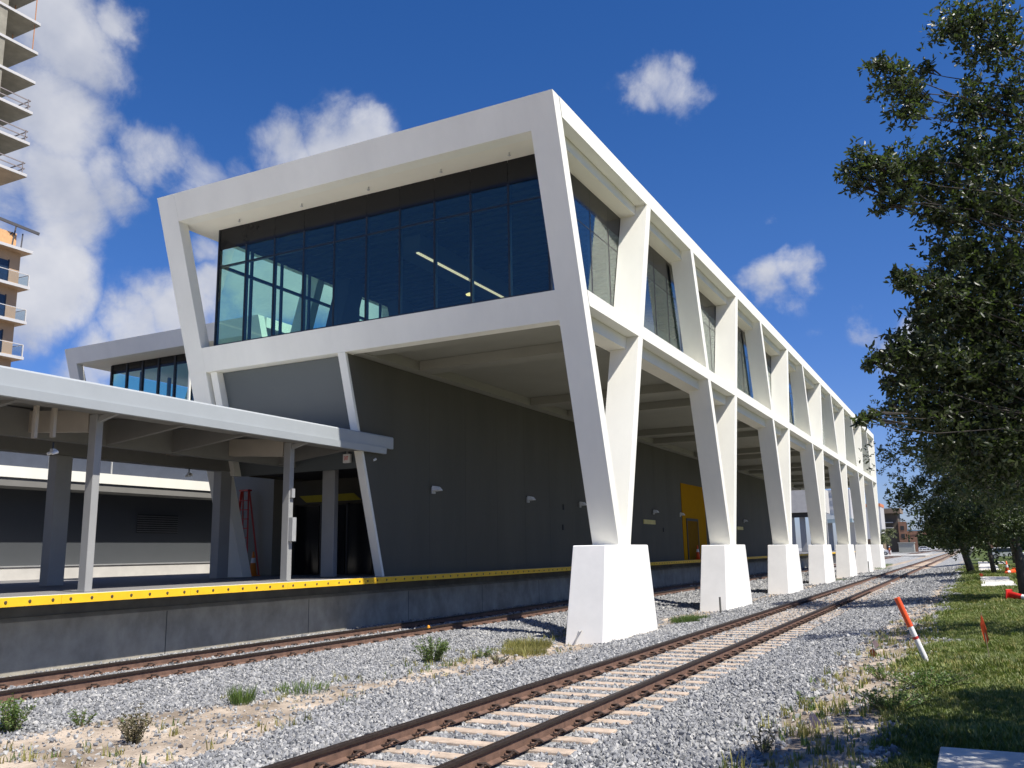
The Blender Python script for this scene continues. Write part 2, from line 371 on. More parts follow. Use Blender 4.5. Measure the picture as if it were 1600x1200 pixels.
# ------------------------------------------------------------------ scatter with geometry nodes (stuff)
def scatter(name, P, rot, scl, sources, mats=None, idx=None):
    me = bpy.data.meshes.new(name); P = np.asarray(P, np.float32)
    me.vertices.add(len(P)); me.vertices.foreach_set('co', P.ravel())
    a = me.attributes.new('rot', 'FLOAT_VECTOR', 'POINT'); a.data.foreach_set('vector', np.asarray(rot, np.float32).ravel())
    a = me.attributes.new('scl', 'FLOAT_VECTOR', 'POINT'); a.data.foreach_set('vector', np.asarray(scl, np.float32).ravel())
    a = me.attributes.new('pick', 'INT', 'POINT'); a.data.foreach_set('value', (RNG.integers(0, len(sources), len(P)) if idx is None else idx).astype(np.int32))
    o = bpy.data.objects.new(name, me); C.objects.link(o); o['kind'] = 'stuff'
    col = bpy.data.collections.new(name+'_pieces')
    for i, s in enumerate(sources): col.objects.link(bpy.data.objects.new('%s_piece_%02d' % (name, i), s))
    g = bpy.data.node_groups.new(name+'_scatter', 'GeometryNodeTree')
    g.interface.new_socket('Geometry', in_out='INPUT', socket_type='NodeSocketGeometry'); g.interface.new_socket('Geometry', in_out='OUTPUT', socket_type='NodeSocketGeometry')
    i_ = g.nodes.new('NodeGroupInput'); o_ = g.nodes.new('NodeGroupOutput')
    ci = g.nodes.new('GeometryNodeCollectionInfo'); ci.inputs['Collection'].default_value = col; ci.inputs['Separate Children'].default_value = True; ci.inputs['Reset Children'].default_value = True
    ip = g.nodes.new('GeometryNodeInstanceOnPoints'); ip.inputs['Pick Instance'].default_value = True
    def na(n, ty):
        a = g.nodes.new('GeometryNodeInputNamedAttribute'); a.data_type = ty; a.inputs[0].default_value = n; return [s for s in a.outputs if s.enabled][0]
    er = g.nodes.new('FunctionNodeEulerToRotation')
    g.links.new(i_.outputs[0], ip.inputs['Points']); g.links.new(ci.outputs[0], ip.inputs['Instance'])
    g.links.new(na('pick', 'INT'), ip.inputs['Instance Index']); g.links.new(na('rot', 'FLOAT_VECTOR'), er.inputs[0])
    g.links.new(er.outputs[0], ip.inputs['Rotation']); g.links.new(na('scl', 'FLOAT_VECTOR'), ip.inputs['Scale'])
    g.links.new(ip.outputs[0], o_.inputs[0])
    md = o.modifiers.new('scatter', 'NODES'); md.node_group = g
    return o
def stone_mesh(k, m):
    r = random.Random(k); bm = bmesh.new()
    pts = []
    for i in range(11):
        v = Vector((r.gauss(0, 1), r.gauss(0, 1), r.gauss(0, 1))).normalized()
        bm.verts.new((v.x*r.uniform(.75, 1.1), v.y*r.uniform(.55, .85), v.z*r.uniform(.45, .75)))
    bmesh.ops.convex_hull(bm, input=bm.verts[:])
    loose = [v for v in bm.verts if not v.link_faces]
    bmesh.ops.delete(bm, geom=loose, context='VERTS')
    bmesh.ops.recalc_face_normals(bm, faces=bm.faces)
    me = bpy.data.meshes.new('ballast_stone'); bm.to_mesh(me); bm.free(); me.materials.append(m); return me
def stone_mat(name, lo, hi):
    m = bpy.data.materials.new(name); m.use_nodes = True; t = m.node_tree; b = t.nodes['Principled BSDF']; b.inputs['Roughness'].default_value = .85
    oi = t.nodes.new('ShaderNodeObjectInfo'); r = t.nodes.new('ShaderNodeValToRGB'); t.links.new(oi.outputs['Random'], r.inputs[0])
    r.color_ramp.elements[0].color = (*lo, 1); r.color_ramp.elements[1].color = (*hi, 1)
    g = t.nodes.new('ShaderNodeNewGeometry'); n = t.nodes.new('ShaderNodeTexNoise'); n.inputs['Scale'].default_value = 45; t.links.new(g.outputs['Position'], n.inputs[0])
    mx = t.nodes.new('ShaderNodeMix'); mx.data_type = 'RGBA'; mx.blend_type = 'MULTIPLY'; mx.inputs[0].default_value = .45
    t.links.new(r.outputs[0], mx.inputs[6]); t.links.new(n.outputs[0], mx.inputs[7]); t.links.new(mx.outputs[2], b.inputs['Base Color']); return m
SM = [stone_mat('stone_blue_grey', (.195, .20, .21), (.365, .367, .37)), stone_mat('stone_pale', (.34, .34, .33), (.54, .53, .505)), stone_mat('stone_dark', (.11, .115, .12), (.27, .275, .285))]
STONES = [stone_mesh(i, SM[[0, 1, 0, 2, 0, 1, 0, 0, 1][i]]) for i in range(9)]

def in_view(x, y, z, mg=60):
    P = np.stack([x-CAM.x, y-CAM.y, z-CAM.z], -1)
    a = P@np.array(rr); b = P@np.array(uu); c = P@np.array(fwd)
    u = 800+FPX*a/np.maximum(c, .1); v = 600-FPX*b/np.maximum(c, .1)
    return (c > .5) & (u > -mg) & (u < 1600+mg) & (v < 1200+mg*2)
def cand(x0, x1, y0, y1, dens):
    n = int((x1-x0)*(y1-y0)*dens); return RNG.uniform(x0, x1, n), RNG.uniform(y0, y1, n)
TIE_S = .61; TIE_0 = 9.82
px, py, ps = [], [], []
for (y0, y1, dn, s) in ((5.5, 12, 620, .031), (12, 20, 520, .033), (20, 32, 360, .038), (32, 55, 170, .05), (55, 90, 50, .08)):
    for (x0, x1) in ((-16.5, -7.0), (-7.0, -3.9), (-3.9, -.6)):
        x, y = cand(x0, x1, y0, y1, dn)
        k = in_view(x, y, np.full_like(x, -.2)); x, y = x[k], y[k]
        keep = RNG.random(len(x)) > sandness(x, y)*(.985-.16*fbm(x*2.2+70, y*2.2))
        keep &= RNG.random(len(x)) > grassness(x, y)*1.0
        for tcx in (TC1, TC2):                          # off the sleepers and rails
            ph = np.abs(((y-TIE_0)/TIE_S+.5) % 1-.5)*TIE_S
            on = (np.abs(x-tcx) < 1.30) & (ph < .135)
            cover = .05 if tcx == TC1 else .68
            keep &= ~on | (RNG.random(len(x)) < cover)
            for s_ in (-.785, .785): keep &= np.abs(x-tcx-s_) > .09
        for i in range(7): keep &= ~((np.abs(x+8.85) < .6) & (np.abs(y-PX0-PITCHY*i) < 2.25))
        x, y = x[keep], y[keep]; px.append(x); py.append(y); ps.append(np.full(len(x), s))
px, py, ps = map(np.concatenate, (px, py, ps))
pz = height(px, py) + RNG.uniform(-.006, .022, len(px)) + np.where(np.abs(px-TC1) < 1.35, -.008, 0)
sc_ = (ps*RNG.lognormal(0, .28, len(px)))[:, None]*np.ones((1, 3))
scatter('ballast_stones', np.stack([px, py, pz], -1), RNG.uniform(-3.1, 3.1, (len(px), 3)), sc_, STONES)
# pebbles strewn over the sand
x, y = cand(-12, -.6, 5.5, 34, 95); k = (sandness(x, y) > .35) & in_view(x, y, np.full_like(x, -.2)); x, y = x[k], y[k]
s = RNG.lognormal(-4.35, .5, len(x))[:, None]*np.ones((1, 3))
scatter('pebbles', np.stack([x, y, height(x, y)+.004], -1), RNG.uniform(-3, 3, (len(x), 3)), s, [stone_mesh(30+i, stone_mat('pebble_%d' % i, (.3, .25, .19), (.62, .56, .48))) for i in range(4)])

# ------------------------------------------------------------------ grass tufts
def tuft(k, m, n=14, h=.1, w=.006, spread=.05):
    r = random.Random(k); V = []; Fq = []
    for i in range(n):
        a = r.uniform(0, 6.28); d = r.uniform(0, spread); lean = r.uniform(.1, .75); hh = h*r.uniform(.5, 1.2); b = r.uniform(0, 6.28)
        o = Vector((math.cos(a)*d, math.sin(a)*d, -.01)); s = Vector((math.cos(b+1.57), math.sin(b+1.57), 0))*w; dr = Vector((math.cos(b), math.sin(b), 0))*lean*hh
        k0 = len(V); V += [o-s, o+s, o+dr*.4+Vector((0, 0, hh*.6))+s*.7, o+dr*.4+Vector((0, 0, hh*.6))-s*.7, o+dr+Vector((0, 0, hh*.95))]
        Fq += [(k0, k0+1, k0+2, k0+3), (k0+3, k0+2, k0+4)]
    me = bpy.data.meshes.new('grass_tuft'); me.from_pydata([tuple(v) for v in V], [], Fq); me.materials.append(m); return me
TG = [tuft(i, M_grass, 16, .06) for i in range(4)] + [tuft(9, M_grassd, 12, .07)]
gxs, gys, gss = [], [], []
for (y0, y1, dn, s) in ((7, 14, 420, .9), (14, 24, 260, 1.05), (24, 45, 110, 1.35), (45, 90, 35, 1.9)):
    x, y = cand(-3.2, 7, y0, y1, dn); k = in_view(x, y, np.full_like(x, .1), 120); x, y = x[k], y[k]
    g = grassness(x, y); k = RNG.random(len(x)) < g**1.5
    k &= ~((x > -.55) & (y < 9.35)) & ~((x > 0) & (x < 1.5) & (y > 44.3) & (y < 57.2)) & ~((x > 0) & (x < 1.5) & (y > 70) & (y < 106))
    x, y = x[k], y[k]; gxs.append(x); gys.append(y); gss.append(np.full(len(x), s))
x, y, s = map(np.concatenate, (gxs, gys, gss)); s = s*RNG.uniform(.6, 1.35, len(x))*(1+.8*sstep(.5, .75, fbm(x*.8, y*.8+30)))
pick = np.where(RNG.random(len(x)) < .12, 4, RNG.integers(0, 4, len(x)))
scatter('lawn_grass', np.stack([x, y, height(x, y)-.005], -1), np.stack([RNG.uniform(-.15, .15, len(x)), RNG.uniform(-.15, .15, len(x)), RNG.uniform(0, 6.28, len(x))], -1), s[:, None]*np.ones((1, 3)), TG, idx=pick)
# thin sprigs in the sand strip beside the lawn and along the gravel between the tracks
x, y = cand(-3.0, -.7, 8, 26, 26); k = (RNG.random(len(x)) < sandness(x, y)*(fbm(x*1.2, y*1.2) > .47)); x1, y1 = x[k], y[k]
x, y = cand(-10.9, -8.3, 6.5, 24, 55); gl = sstep(.22, .0, np.abs(x-np.interp(y, [10, 12.5, 15.5, 17, 20], [-10.9, -10.35, -9.7, -9.9, -9.9]))); k = RNG.random(len(x)) < np.maximum(gl*(fbm(x*1.5+9, y*.9) > .42)*(y > 11.3), .16*(fbm(x*1.7+31, y*1.7) > .52)); x2, y2 = x[k], y[k]
x = np.concatenate([x1, x2]); y = np.concatenate([y1, y2])
scatter('sand_sprigs', np.stack([x, y, height(x, y)-.005], -1), np.stack([0*x, 0*x, RNG.uniform(0, 6.28, len(x))], -1), RNG.uniform(.7, 1.5, (len(x), 1))*np.ones((1, 3)), [tuft(20, M_grassd, 7, .14), tuft(21, M_weed, 8, .10), tuft(22, M_grassd, 10, .09)])

# ------------------------------------------------------------------ railway tracks
def rail_prof(xc):
    a = [(-.07, -.17), (.07, -.17), (.07, -.158), (.012, -.142), (.009, -.045), (.036, -.034), (.036, -.004), (.030, 0), (-.030, 0), (-.036, -.004), (-.036, -.034), (-.009, -.045), (-.012, -.142), (-.07, -.158)]
    return [(xc+p, z) for p, z in a]
tieb = MB(); tieb.prism([(-1.3, -.125, -.16), (1.3, -.125, -.16), (1.3, .125, -.16), (-1.3, .125, -.16)], [(-1.29, -.105, 0), (1.29, -.105, 0), (1.29, .105, 0), (-1.29, .105, 0)])
clipb = MB(); clipb.tube([(-.045, -.07, .012), (.03, -.075, .03), (.055, -.035, .055), (-.01, -.012, .05), (-.035, .02, .045), (.03, .04, .052), (.055, .075, .03), (.0, .07, .015)], .013, 3)
clipb.v = [(a*1.25, b_*1.2, c*1.25) for a, b_, c in clipb.v]
def track(tcx, name, label, tm, y0, y1, nclip, tz):
    T = thing(name, label, 'railway track', (tcx, 20, 0))
    for sx_ in (-.785+.035, .785-.035):
        o = obj('rail', MB().exy(rail_prof(tcx+sx_), y0, y1), M_rust, T)
        hd = MB().exy([(tcx+sx_-.0362, -.0335), (tcx+sx_+.0362, -.0335), (tcx+sx_+.0362, -.003), (tcx+sx_+.0302, .0012), (tcx+sx_-.0302, .0012), (tcx+sx_-.0362, -.003)], y0, y1)
        obj('rail_head', hd, M_rhead, o)
    tme = tieb.mesh('sleeper', tm, bevel=.008); cme = clipb.mesh('rail_clip', M_clip)
    far = MB(); n = 0; i0 = int((y0-TIE_0)/TIE_S); rest = MB()
    for i in range(i0, int((y1-TIE_0)/TIE_S)):
        y = TIE_0+i*TIE_S
        if 5 < y < 130: put('sleeper', tme, (tcx, y, tz+RNG.uniform(-.006, .006)), T, (0, 0, RNG.uniform(-.012, .012)))
        elif y > 0: far.box(tcx-1.3, tcx+1.3, y-.11, y+.11, tz-.1, tz)
        for s_ in (-.75, .75):
            for q in (-1, 1):
                x = tcx+s_+q*.075
                if 5.5 < y < 5.5+nclip*TIE_S: put('rail_clip', cme, (x, y, -.168), T, (0, 0, 0 if q > 0 else math.pi))
                elif y < 45: rest.box(x-.05, x+.05, y-.06, y+.06, -.168, -.125)
    obj('far_sleepers', far, tm, T, kind='stuff'); obj('far_rail_clips', rest, M_clip, T, kind='stuff')
track(TC1, 'railway_track', 'railway track of brown rails on sandy tan sleepers, in the foreground beside the pedestals', M_tie, -6, 430, 52, -.188)
track(TC2, 'railway_track', 'railway track half buried in grey ballast along the platform wall', M_tie2, -6, 430, 18, -.18)

# ------------------------------------------------------------------ platform
P = thing('platform', 'concrete station platform with a yellow safety edge, behind the far track', 'platform', (-15.75, 20, 0))
obj('wall', MB().exy([(-60, -.6), (-16.52, -.6), (-16.52, .78), (-16.62, .86), (-60, .86)], -5, 190), M_conc, P)
obj('upper_wall', MB().box(-60, -16.66, -5, 190, .862, 1.11), mat('platform_concrete_shaded', (.16, .155, .14), .85, .2, 1.6), P)  # darker copy of the wall concrete, deeper shade under the overhang painted in
obj('deck', MB().box(-60, -16.26, -5, 190, 1.112, 1.274), mat('deck_concrete_shaded', (.17, .165, .16), .85, .1, 2), P); obj('sunlit_edge_strip', MB().box(-16.255, -15.78, -5, 190, 1.112, 1.277), M_slabc, P)  # canopy shade painted into the deck colour, paler strip where the sun reaches
for i in range(10):                                    # vertical wall joints
    obj('wall_joint', MB().box(-16.53, -16.517, 5+i*4.9, 5.02+i*4.9, -.4, .77), M_joint, P)
pn = MB().box(-.035, .0, 0, 3.195, -.17, 0).mesh('edge_panel', M_yellow, bevel=.004)
pt = MB().box(-.0, .6, 0, 3.195, 0, .012).mesh('edge_top', M_yellow)
bl = MB()
for j in range(7): bl.tube([(0, .19+.47*j, -.085), (.012, .19+.47*j, -.085)], [.034, .026], 10)
blm = bl.mesh('bolts', M_bolt)
for i in range(50):
    y = 11.55+3.2*(i-5)
    o = put('edge_panel', pn, (-15.735, y, 1.285), P); put('bolts', blm, (-15.735, y, 1.285), o)

# ------------------------------------------------------------------ station building
K, ZT, ZB = .305, 13.59, 2.08
XE0, XE1 = -9.2, -8.45; XW0, XW1 = -22.75, -22.0; YEND = 100.6
def yf(z, off=0): return 19.08+K*(ZT-z)+off            # inclined front plane
B = thing('station_building', 'long white elevated station with slanted V columns, glass upper floor and dark wall below', 'station', (-15, 23, 0))
# pedestals and V columns
for i in range(7):
    y = PX0+PITCHY*i
    obj('pedestal', MB().hexa([(-9.36, y-2.17, -.5), (-8.33, y-2.17, -.5), (-8.33, y+2.17, -.5), (-9.36, y+2.17, -.5), (-9.29, y-1.62, ZB), (-8.38, y-1.62, ZB), (-8.38, y+1.72, ZB), (-9.29, y+1.72, ZB)]), M_ped, B, bevel=.02)
def vpoly(i, z0, z1, th=.40):
    y = PX0+PITCHY*i-.01; w0 = .46; a = lambda z: y-w0-K*(z-ZB); b = lambda z: y+w0+K*(z-ZB)
    if z0 <= ZB+.01:
        zn = ZB+.25
        return [[(a(z0), z0), (b(z0), z0), (b(z1), z1), (b(z1)-th, z1), (b(zn)-th, zn), (a(zn)+th, zn), (a(z1)+th, z1), (a(z1), z1)]]
    return [[(a(z0), z0), (a(z0)+th, z0), (a(z1)+th, z1), (a(z1), z1)], [(b(z0)-th, z0), (b(z0), z0), (b(z1), z1), (b(z1)-th, z1)]]
for i in range(7):
    z1 = ZT-.002 if i in (0, 6) else 13.2
    y = PX0+PITCHY*i-.01; w0 = .46; th = .40; zn = ZB+.25
    ya = lambda z: y-w0-K*(z-ZB); yb_ = lambda z: y+w0+K*(z-ZB)
    obj('column', MB().exx([(ya(ZB), ZB), (ya(ZB)+th, ZB), (ya(z1)+th, z1), (ya(z1), z1)], XE0 if i == 0 else -9.25, XE1), M_white, B)
    obj('column', MB().exx([(ya(ZB)+th, ZB), (yb_(ZB), ZB), (yb_(z1), z1), (yb_(z1)-th, z1), (yb_(zn)-th, zn), (ya(zn)+th, zn)], -9.34, XE1), M_white, B)
for i in range(7):                                     # west side above the floor
    for q in vpoly(i, 7.97, ZT-.002 if i in (0, 6) else 13.2): obj('column', MB().exx(q, XW0, XW1), M_white, B)
obj('column', MB().exx([(yf(1.28), 1.28), (yf(1.28, .42), 1.28), (yf(7.97, .42), 7.97), (yf(7.97), 7.97)], XW0, XW1), M_white, B)     # front leg down to the platform
# east and west chords
def chord(x0, x1, z0, z1, name):
    mb = MB(); ye = YEND-(ZT-z1)*K; ys = yf(z0, .42); ys2 = yf(z1, .42)
    mb.hexa([(x0, ys, z0), (x1, ys, z0), (x1, ye-(z1-z0)*K, z0), (x0, ye-(z1-z0)*K, z0), (x0, ys2, z1), (x1, ys2, z1), (x1, ye, z1), (x0, ye, z1)])
    return obj(name, mb, M_white, B)
chord(-8.82, -8.447, 13.08, ZT+.004, 'roof_chord'); chord(-8.82, -8.447, 8.33, 8.735, 'floor_chord')
chord(-22.75-.003, -22.38, 13.08, ZT+.004, 'roof_chord'); chord(-22.753, -22.38, 8.33, 8.735, 'floor_chord')
# front and back portal beams
def fbeam(z0, z1, x0, x1, d=.42, name='portal_beam', off=-.003):
    mb = MB(); mb.exx([(yf(z0, off), z0), (yf(z0, d), z0), (yf(z1, d), z1), (yf(z1, off), z1)], x0, x1); return obj(name, mb, M_white, B)
fbeam(12.74, ZT, XW1, XE0); fbeam(7.965, 8.735, XW1, XE0)
mb = MB(); mb.exx([(YEND-.5, 12.9), (YEND, 12.9), (YEND, ZT), (YEND-.5, ZT)], XW1, XE0); obj('portal_beam', mb, M_white, B)
mb = MB(); mb.exx([(YEND-2, 8), (YEND-1.5, 8), (YEND-1.5, 8.73), (YEND-2, 8.73)], XW1, XE0); obj('portal_beam', mb, M_white, B)
# roof slab with soffit, floor slab with beams
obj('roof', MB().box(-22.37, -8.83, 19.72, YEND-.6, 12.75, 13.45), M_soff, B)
obj('floor_slab', MB().box(-22.37, -9.4, 21.25, YEND-2.2, 8.27, 8.70), M_soff_shaded, B)
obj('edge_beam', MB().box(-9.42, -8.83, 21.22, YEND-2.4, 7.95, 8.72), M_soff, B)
obj('edge_beam', MB().box(-22.37, -15.9, 21.23, YEND-2.4, 7.95, 8.26), M_soff_shaded, B)
mb = MB().box(-15.88, -9.44, 21.22, 21.75, 7.97, 8.265); obj('cross_beam', mb, M_soff_shaded, B)
for i in range(7):
    y = PX0+PITCHY*i
    for yy in (y+1.2, y+9.65):
        if yy < 96: obj('cross_beam', MB().box(-15.88, -9.44, yy, yy+.75, 7.952, 8.265), M_soff_shaded, B)
# small soffit sprinklers under the front overhang
for x, y in [(-20.2, 19.95), (-17.6, 19.95), (-15.05, 19.95), (-12.5, 19.95), (-10.3, 19.95)]:
    obj('sprinkler', MB().lathe((x, y+.25, 12.64), [(.02, 0), (.05, .02), (.02, .05), (.02, .11)], 8), M_fix, B)
# glazing: front
GF = 20.62; GXE, GXW = -9.36, -21.46; nP = 10; pw = (GXE-GXW)/nP
pane = lambda w, h: MB().box(-w/2, w/2, -.006, .006, -h/2, h/2)
ZG0, ZG1, ZSP = 8.735, 12.745, 12.02
fp = pane(pw-.07, ZSP-ZG0-.05).mesh('window', M_glass); fs = pane(pw-.012, ZG1-ZSP).mesh('spandrel', M_spand)
for i in range(nP):
    x = GXW+pw*(i+.5)
    put('window', fp, (x, GF, (ZG0+ZSP)/2), B); put('spandrel', fs, (x, GF, (ZSP+ZG1)/2), B)
def mull(x0, x1, y0, y1, z0=ZG0, z1=12.03): obj('mullion', MB().box(x0, x1, y0, y1, z0, z1), M_black, B)
for i in range(nP+1): mull(GXW+pw*i-.03, GXW+pw*i+.03, GF-.012 if 0 < i < nP else GF-.03, GF+.12, ZG0, 12.03 if 0 < i < nP else ZG1-.01)
mb = MB().box(GXW, GXE, GF-.011, GF+.1, 11.42, 11.47); obj('transom', mb, M_black, B)
mb = MB().box(GXW, GXE, GF-.011, GF+.1, ZG0, ZG0+.05); obj('transom', mb, M_black, B)
# glazing: both sides
sw = 1.52; nS = 51
sp = MB().box(-.006, .006, -sw/2+.035, sw/2-.035, -(ZSP-ZG0)/2, (ZSP-ZG0)/2).mesh('window', M_glass)
ss = MB().box(-.006, .006, -sw/2+.006, sw/2-.006, -(ZG1-ZSP)/2, (ZG1-ZSP)/2).mesh('spandrel', M_spand)
sw_ = MB().box(-.006, .006, -sw/2+.006, sw/2-.006, -.16, .16).mesh('spandrel', M_spand)
spw = MB().box(-.006, .006, -sw/2+.035, sw/2-.035, -(12.42-ZG0)/2, (12.42-ZG0)/2).mesh('window', M_glass)
mlw = MB().box(-.06, .012, -.05, .05, 0, 12.42-ZG0).mesh('mullion', M_black)
mle = MB().box(-.1, .010, -.028, .028, 0, 12.03-ZG0).mesh('mullion', M_black)
for i in range(nS):
    y = GF+sw*(i+.5)
    put('window', sp, (GXE, y, (ZG0+ZSP)/2), B); put('spandrel', ss, (GXE, y, (ZSP+ZG1)/2), B)
    put('window', spw, (GXW, y, (ZG0+12.42)/2), B); put('spandrel', sw_, (GXW, y, 12.585), B)
    if i: put('mullion', mle, (GXE, y-sw/2, ZG0), B)
    put('mullion', mlw, (GXW+.03, y+sw/2, ZG0), B)
obj('transom', MB().box(GXW-.01, GXW+.08, GF, GF+sw*nS, 11.44, 11.54), M_black, B)
obj('transom', MB().box(GXE-.08, GXE+.008, GF, GF+sw*nS, 11.43, 11.46), M_black, B)
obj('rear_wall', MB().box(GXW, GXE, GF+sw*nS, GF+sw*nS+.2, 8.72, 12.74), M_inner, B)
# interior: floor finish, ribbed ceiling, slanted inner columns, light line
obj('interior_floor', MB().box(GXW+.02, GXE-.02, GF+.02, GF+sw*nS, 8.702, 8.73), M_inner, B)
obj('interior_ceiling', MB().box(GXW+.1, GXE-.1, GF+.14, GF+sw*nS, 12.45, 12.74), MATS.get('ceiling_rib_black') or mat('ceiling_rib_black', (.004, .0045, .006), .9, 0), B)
rib = MB()
for i in range(150): rib.box(GXW+.12, GXE-.12, GF+.3+.5*i, GF+.5+.5*i, 12.36, 12.449)
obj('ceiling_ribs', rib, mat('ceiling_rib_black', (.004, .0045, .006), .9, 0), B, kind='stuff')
for y0, d in ((25.0, .3), (30.5, -.3), (37.3, .3), (42.8, -.3)):
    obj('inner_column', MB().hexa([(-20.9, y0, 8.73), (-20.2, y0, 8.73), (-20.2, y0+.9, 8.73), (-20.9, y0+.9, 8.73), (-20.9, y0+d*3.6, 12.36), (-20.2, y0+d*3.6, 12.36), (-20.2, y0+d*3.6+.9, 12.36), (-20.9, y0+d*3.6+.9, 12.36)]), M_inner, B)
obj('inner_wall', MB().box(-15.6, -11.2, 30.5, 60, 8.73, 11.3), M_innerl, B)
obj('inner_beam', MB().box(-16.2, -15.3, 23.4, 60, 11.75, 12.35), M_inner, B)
obj('light_strip', MB().box(-15.45, -15.36, 23.4, 30.3, 11.70, 11.745), mat('light_strip', (.9, .85, .7), emis=(1, .72, .5, .55)), B)
obj('ceiling_lamp', MB().lathe((-13.5, 23.5, 10.0), [(.10, 0), (.12, .03), (.03, .08)], 14), mat('lamp_warm', (.9, .8, .5), emis=(1, .68, .3, .9)), B)
obj('lamp_rod', MB().tube([(-13.5, 23.5, 10.08), (-13.5, 23.5, 12.4)], .015, 6), M_black, B)
# ground floor: dark wall in vertical panels, leaning front post and panel, door recess
XD = -16.28; y = 22.9; k = 0
wallb = obj('wall', MB().box(-21.9, XD-.06, 26.2, 84.9, 1.28, 7.945), mat('wall_backing', (.045, .045, .04), .7), B)
while y < 85:
    w = 2.42
    yb = y+w-.007; mb = MB()
    if k == 0:   # first panel follows the leaning post
        mb.prism([(XD-.06, yf(1.28, .1), 1.28), (XD, yf(1.28, .1), 1.28), (XD, yb+.2, 1.28), (XD-.06, yb+.2, 1.28)], [(XD-.06, yf(7.94, .1), 7.94), (XD, yf(7.94, .1), 7.94), (XD, yb+.2, 7.94), (XD-.06, yb+.2, 7.94)])
        y += .2
    else: mb.box(XD-.06, XD, y, yb, 1.28, 7.94)
    obj('wall_panel', mb, M_wall, B); y += w; k += 1
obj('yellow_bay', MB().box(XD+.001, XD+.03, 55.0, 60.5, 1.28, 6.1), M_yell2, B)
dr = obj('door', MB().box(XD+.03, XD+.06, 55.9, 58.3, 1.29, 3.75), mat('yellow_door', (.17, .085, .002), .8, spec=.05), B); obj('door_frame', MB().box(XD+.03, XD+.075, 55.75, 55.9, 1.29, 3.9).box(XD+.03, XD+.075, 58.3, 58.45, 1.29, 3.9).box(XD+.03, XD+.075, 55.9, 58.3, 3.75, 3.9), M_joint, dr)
def wall_lamp(y, z):
    o = obj('wall_lamp', MB().box(XD, XD+.06, y-.11, y+.11, z-.1, z+.12), M_fix, B, bevel=.01)
    mb = MB(); mb.prism([(XD+.06, y-.17, z-.02), (XD+.34, y-.15, z+.0), (XD+.34, y+.15, z+.0), (XD+.06, y+.17, z-.02)], [(XD+.06, y-.15, z+.17), (XD+.24, y-.12, z+.13), (XD+.24, y+.12, z+.13), (XD+.06, y+.15, z+.17)])
    obj('lamp_head', mb, M_lens, o, bevel=.02)
for yy in (25.7, 33.0, 38.5, 49.3, 54.5, 66, 72): wall_lamp(yy, 4.05)
for yy in (48.5, 70.5): obj('wall_sign', MB().box(XD, XD+.05, yy-1.0, yy+1.0, 3.38, 3.62), mat('sign_yellow', (.62, .52, .18), .6), B)
for yy, zz in ((36.6, 3.9), (36.5, 3.0), (51, 3.1)): obj('wall_box', MB().box(XD, XD+.05, yy-.04, yy+.04, zz-.12, zz+.12), M_joint, B)
mb = MB(); mb.exx([(yf(1.28, 0), 1.28), (yf(1.28, .42), 1.28), (yf(7.96, .42), 7.96), (yf(7.96, 0), 7.96)], -16.56, -16.281); obj('leaning_post', mb, M_white, B)
mb = MB(); mb.exx([(yf(4.6, .36), 4.6), (yf(4.6, .46), 4.6), (yf(7.95, .46), 7.95), (yf(7.95, .36), 7.95)], -21.6, -16.57); obj('front_panel', mb, M_panel, B)
mb = MB(); mb.exx([(yf(4.6, .1), 4.6), (yf(4.6, .45), 4.6), (yf(7.955, .45), 7.955), (yf(7.955, .1), 7.955)], -21.9, -21.62); obj('leaning_post', mb, M_white, B)
obj('west_wall', MB().box(-21.96, -21.905, 22.9, 84.9, 4.65, 7.94), M_wall, B)
obj('recess_ceiling', MB().box(-21.6, -16.58, 22.3, 26.2, 4.7, 4.8), M_joint, B)
obj('recess_wall', MB().box(-25.4, -22.45, 24.7, 26.1, 1.28, 7.2), M_soff_shaded, B)
obj('recess_back', MB().box(-22.44, -16.36, 25.74, 26.19, 1.28, 4.69), M_wall, B); obj('recess_lintel', MB().box(-22.43, -16.37, 25.6, 25.735, 3.8, 4.68), M_wall, B)
for i in range(5):
    x = -22.2+i*1.18
    obj('door', MB().box(x+.06, x+1.1, 25.62, 25.66, 1.3, 3.74), M_spand, B); obj('door_post', MB().box(x-.02, x+.05, 25.6, 25.72, 1.28, 3.79), M_black, B)
obj('entrance_sign', MB().hexa([(-21.1, 24.9, 3.82), (-18.7, 24.9, 3.82), (-18.7, 24.95, 3.82), (-21.1, 24.95, 3.82), (-21.3, 24.75, 4.05), (-18.9, 24.75, 4.05), (-18.9, 24.8, 4.05), (-21.3, 24.8, 4.05)]), mat('sign_dark_yellow', (.36, .30, .02), .6), B)

# ------------------------------------------------------------------ second wing, beyond
Wg = thing('station_wing', 'second white portal-framed station wing seen low behind the left leg', 'station', (-37, 34, 0))
wy = lambda z, o=0: 31.5+K*(ZT-z)+o
mb = MB()
obj('portal_beam', MB().exx([(wy(12.74), 12.74), (wy(12.74, .42), 12.74), (wy(ZT, .42), ZT), (wy(ZT), ZT)], -43.55, -30.75), M_white, Wg)
obj('leg', MB().exx([(wy(1.3), 1.3), (wy(1.3, .42), 1.3), (wy(ZT, .42), ZT), (wy(ZT), ZT)], -44.3, -43.551), M_white, Wg)
obj('portal_beam', MB().exx([(wy(7.97), 7.97), (wy(7.97, .42), 7.97), (wy(8.73, .42), 8.73), (wy(8.73), 8.73)], -43.55, -30.75), M_white, Wg)
obj('roof', MB().box(-43.9, -30.4, 32.2, 62, 12.75, 13.45), M_soff, Wg); obj('roof_chord', MB().box(-44.3, -43.92, 32.1, 62, 13.08, ZT), M_white, Wg)
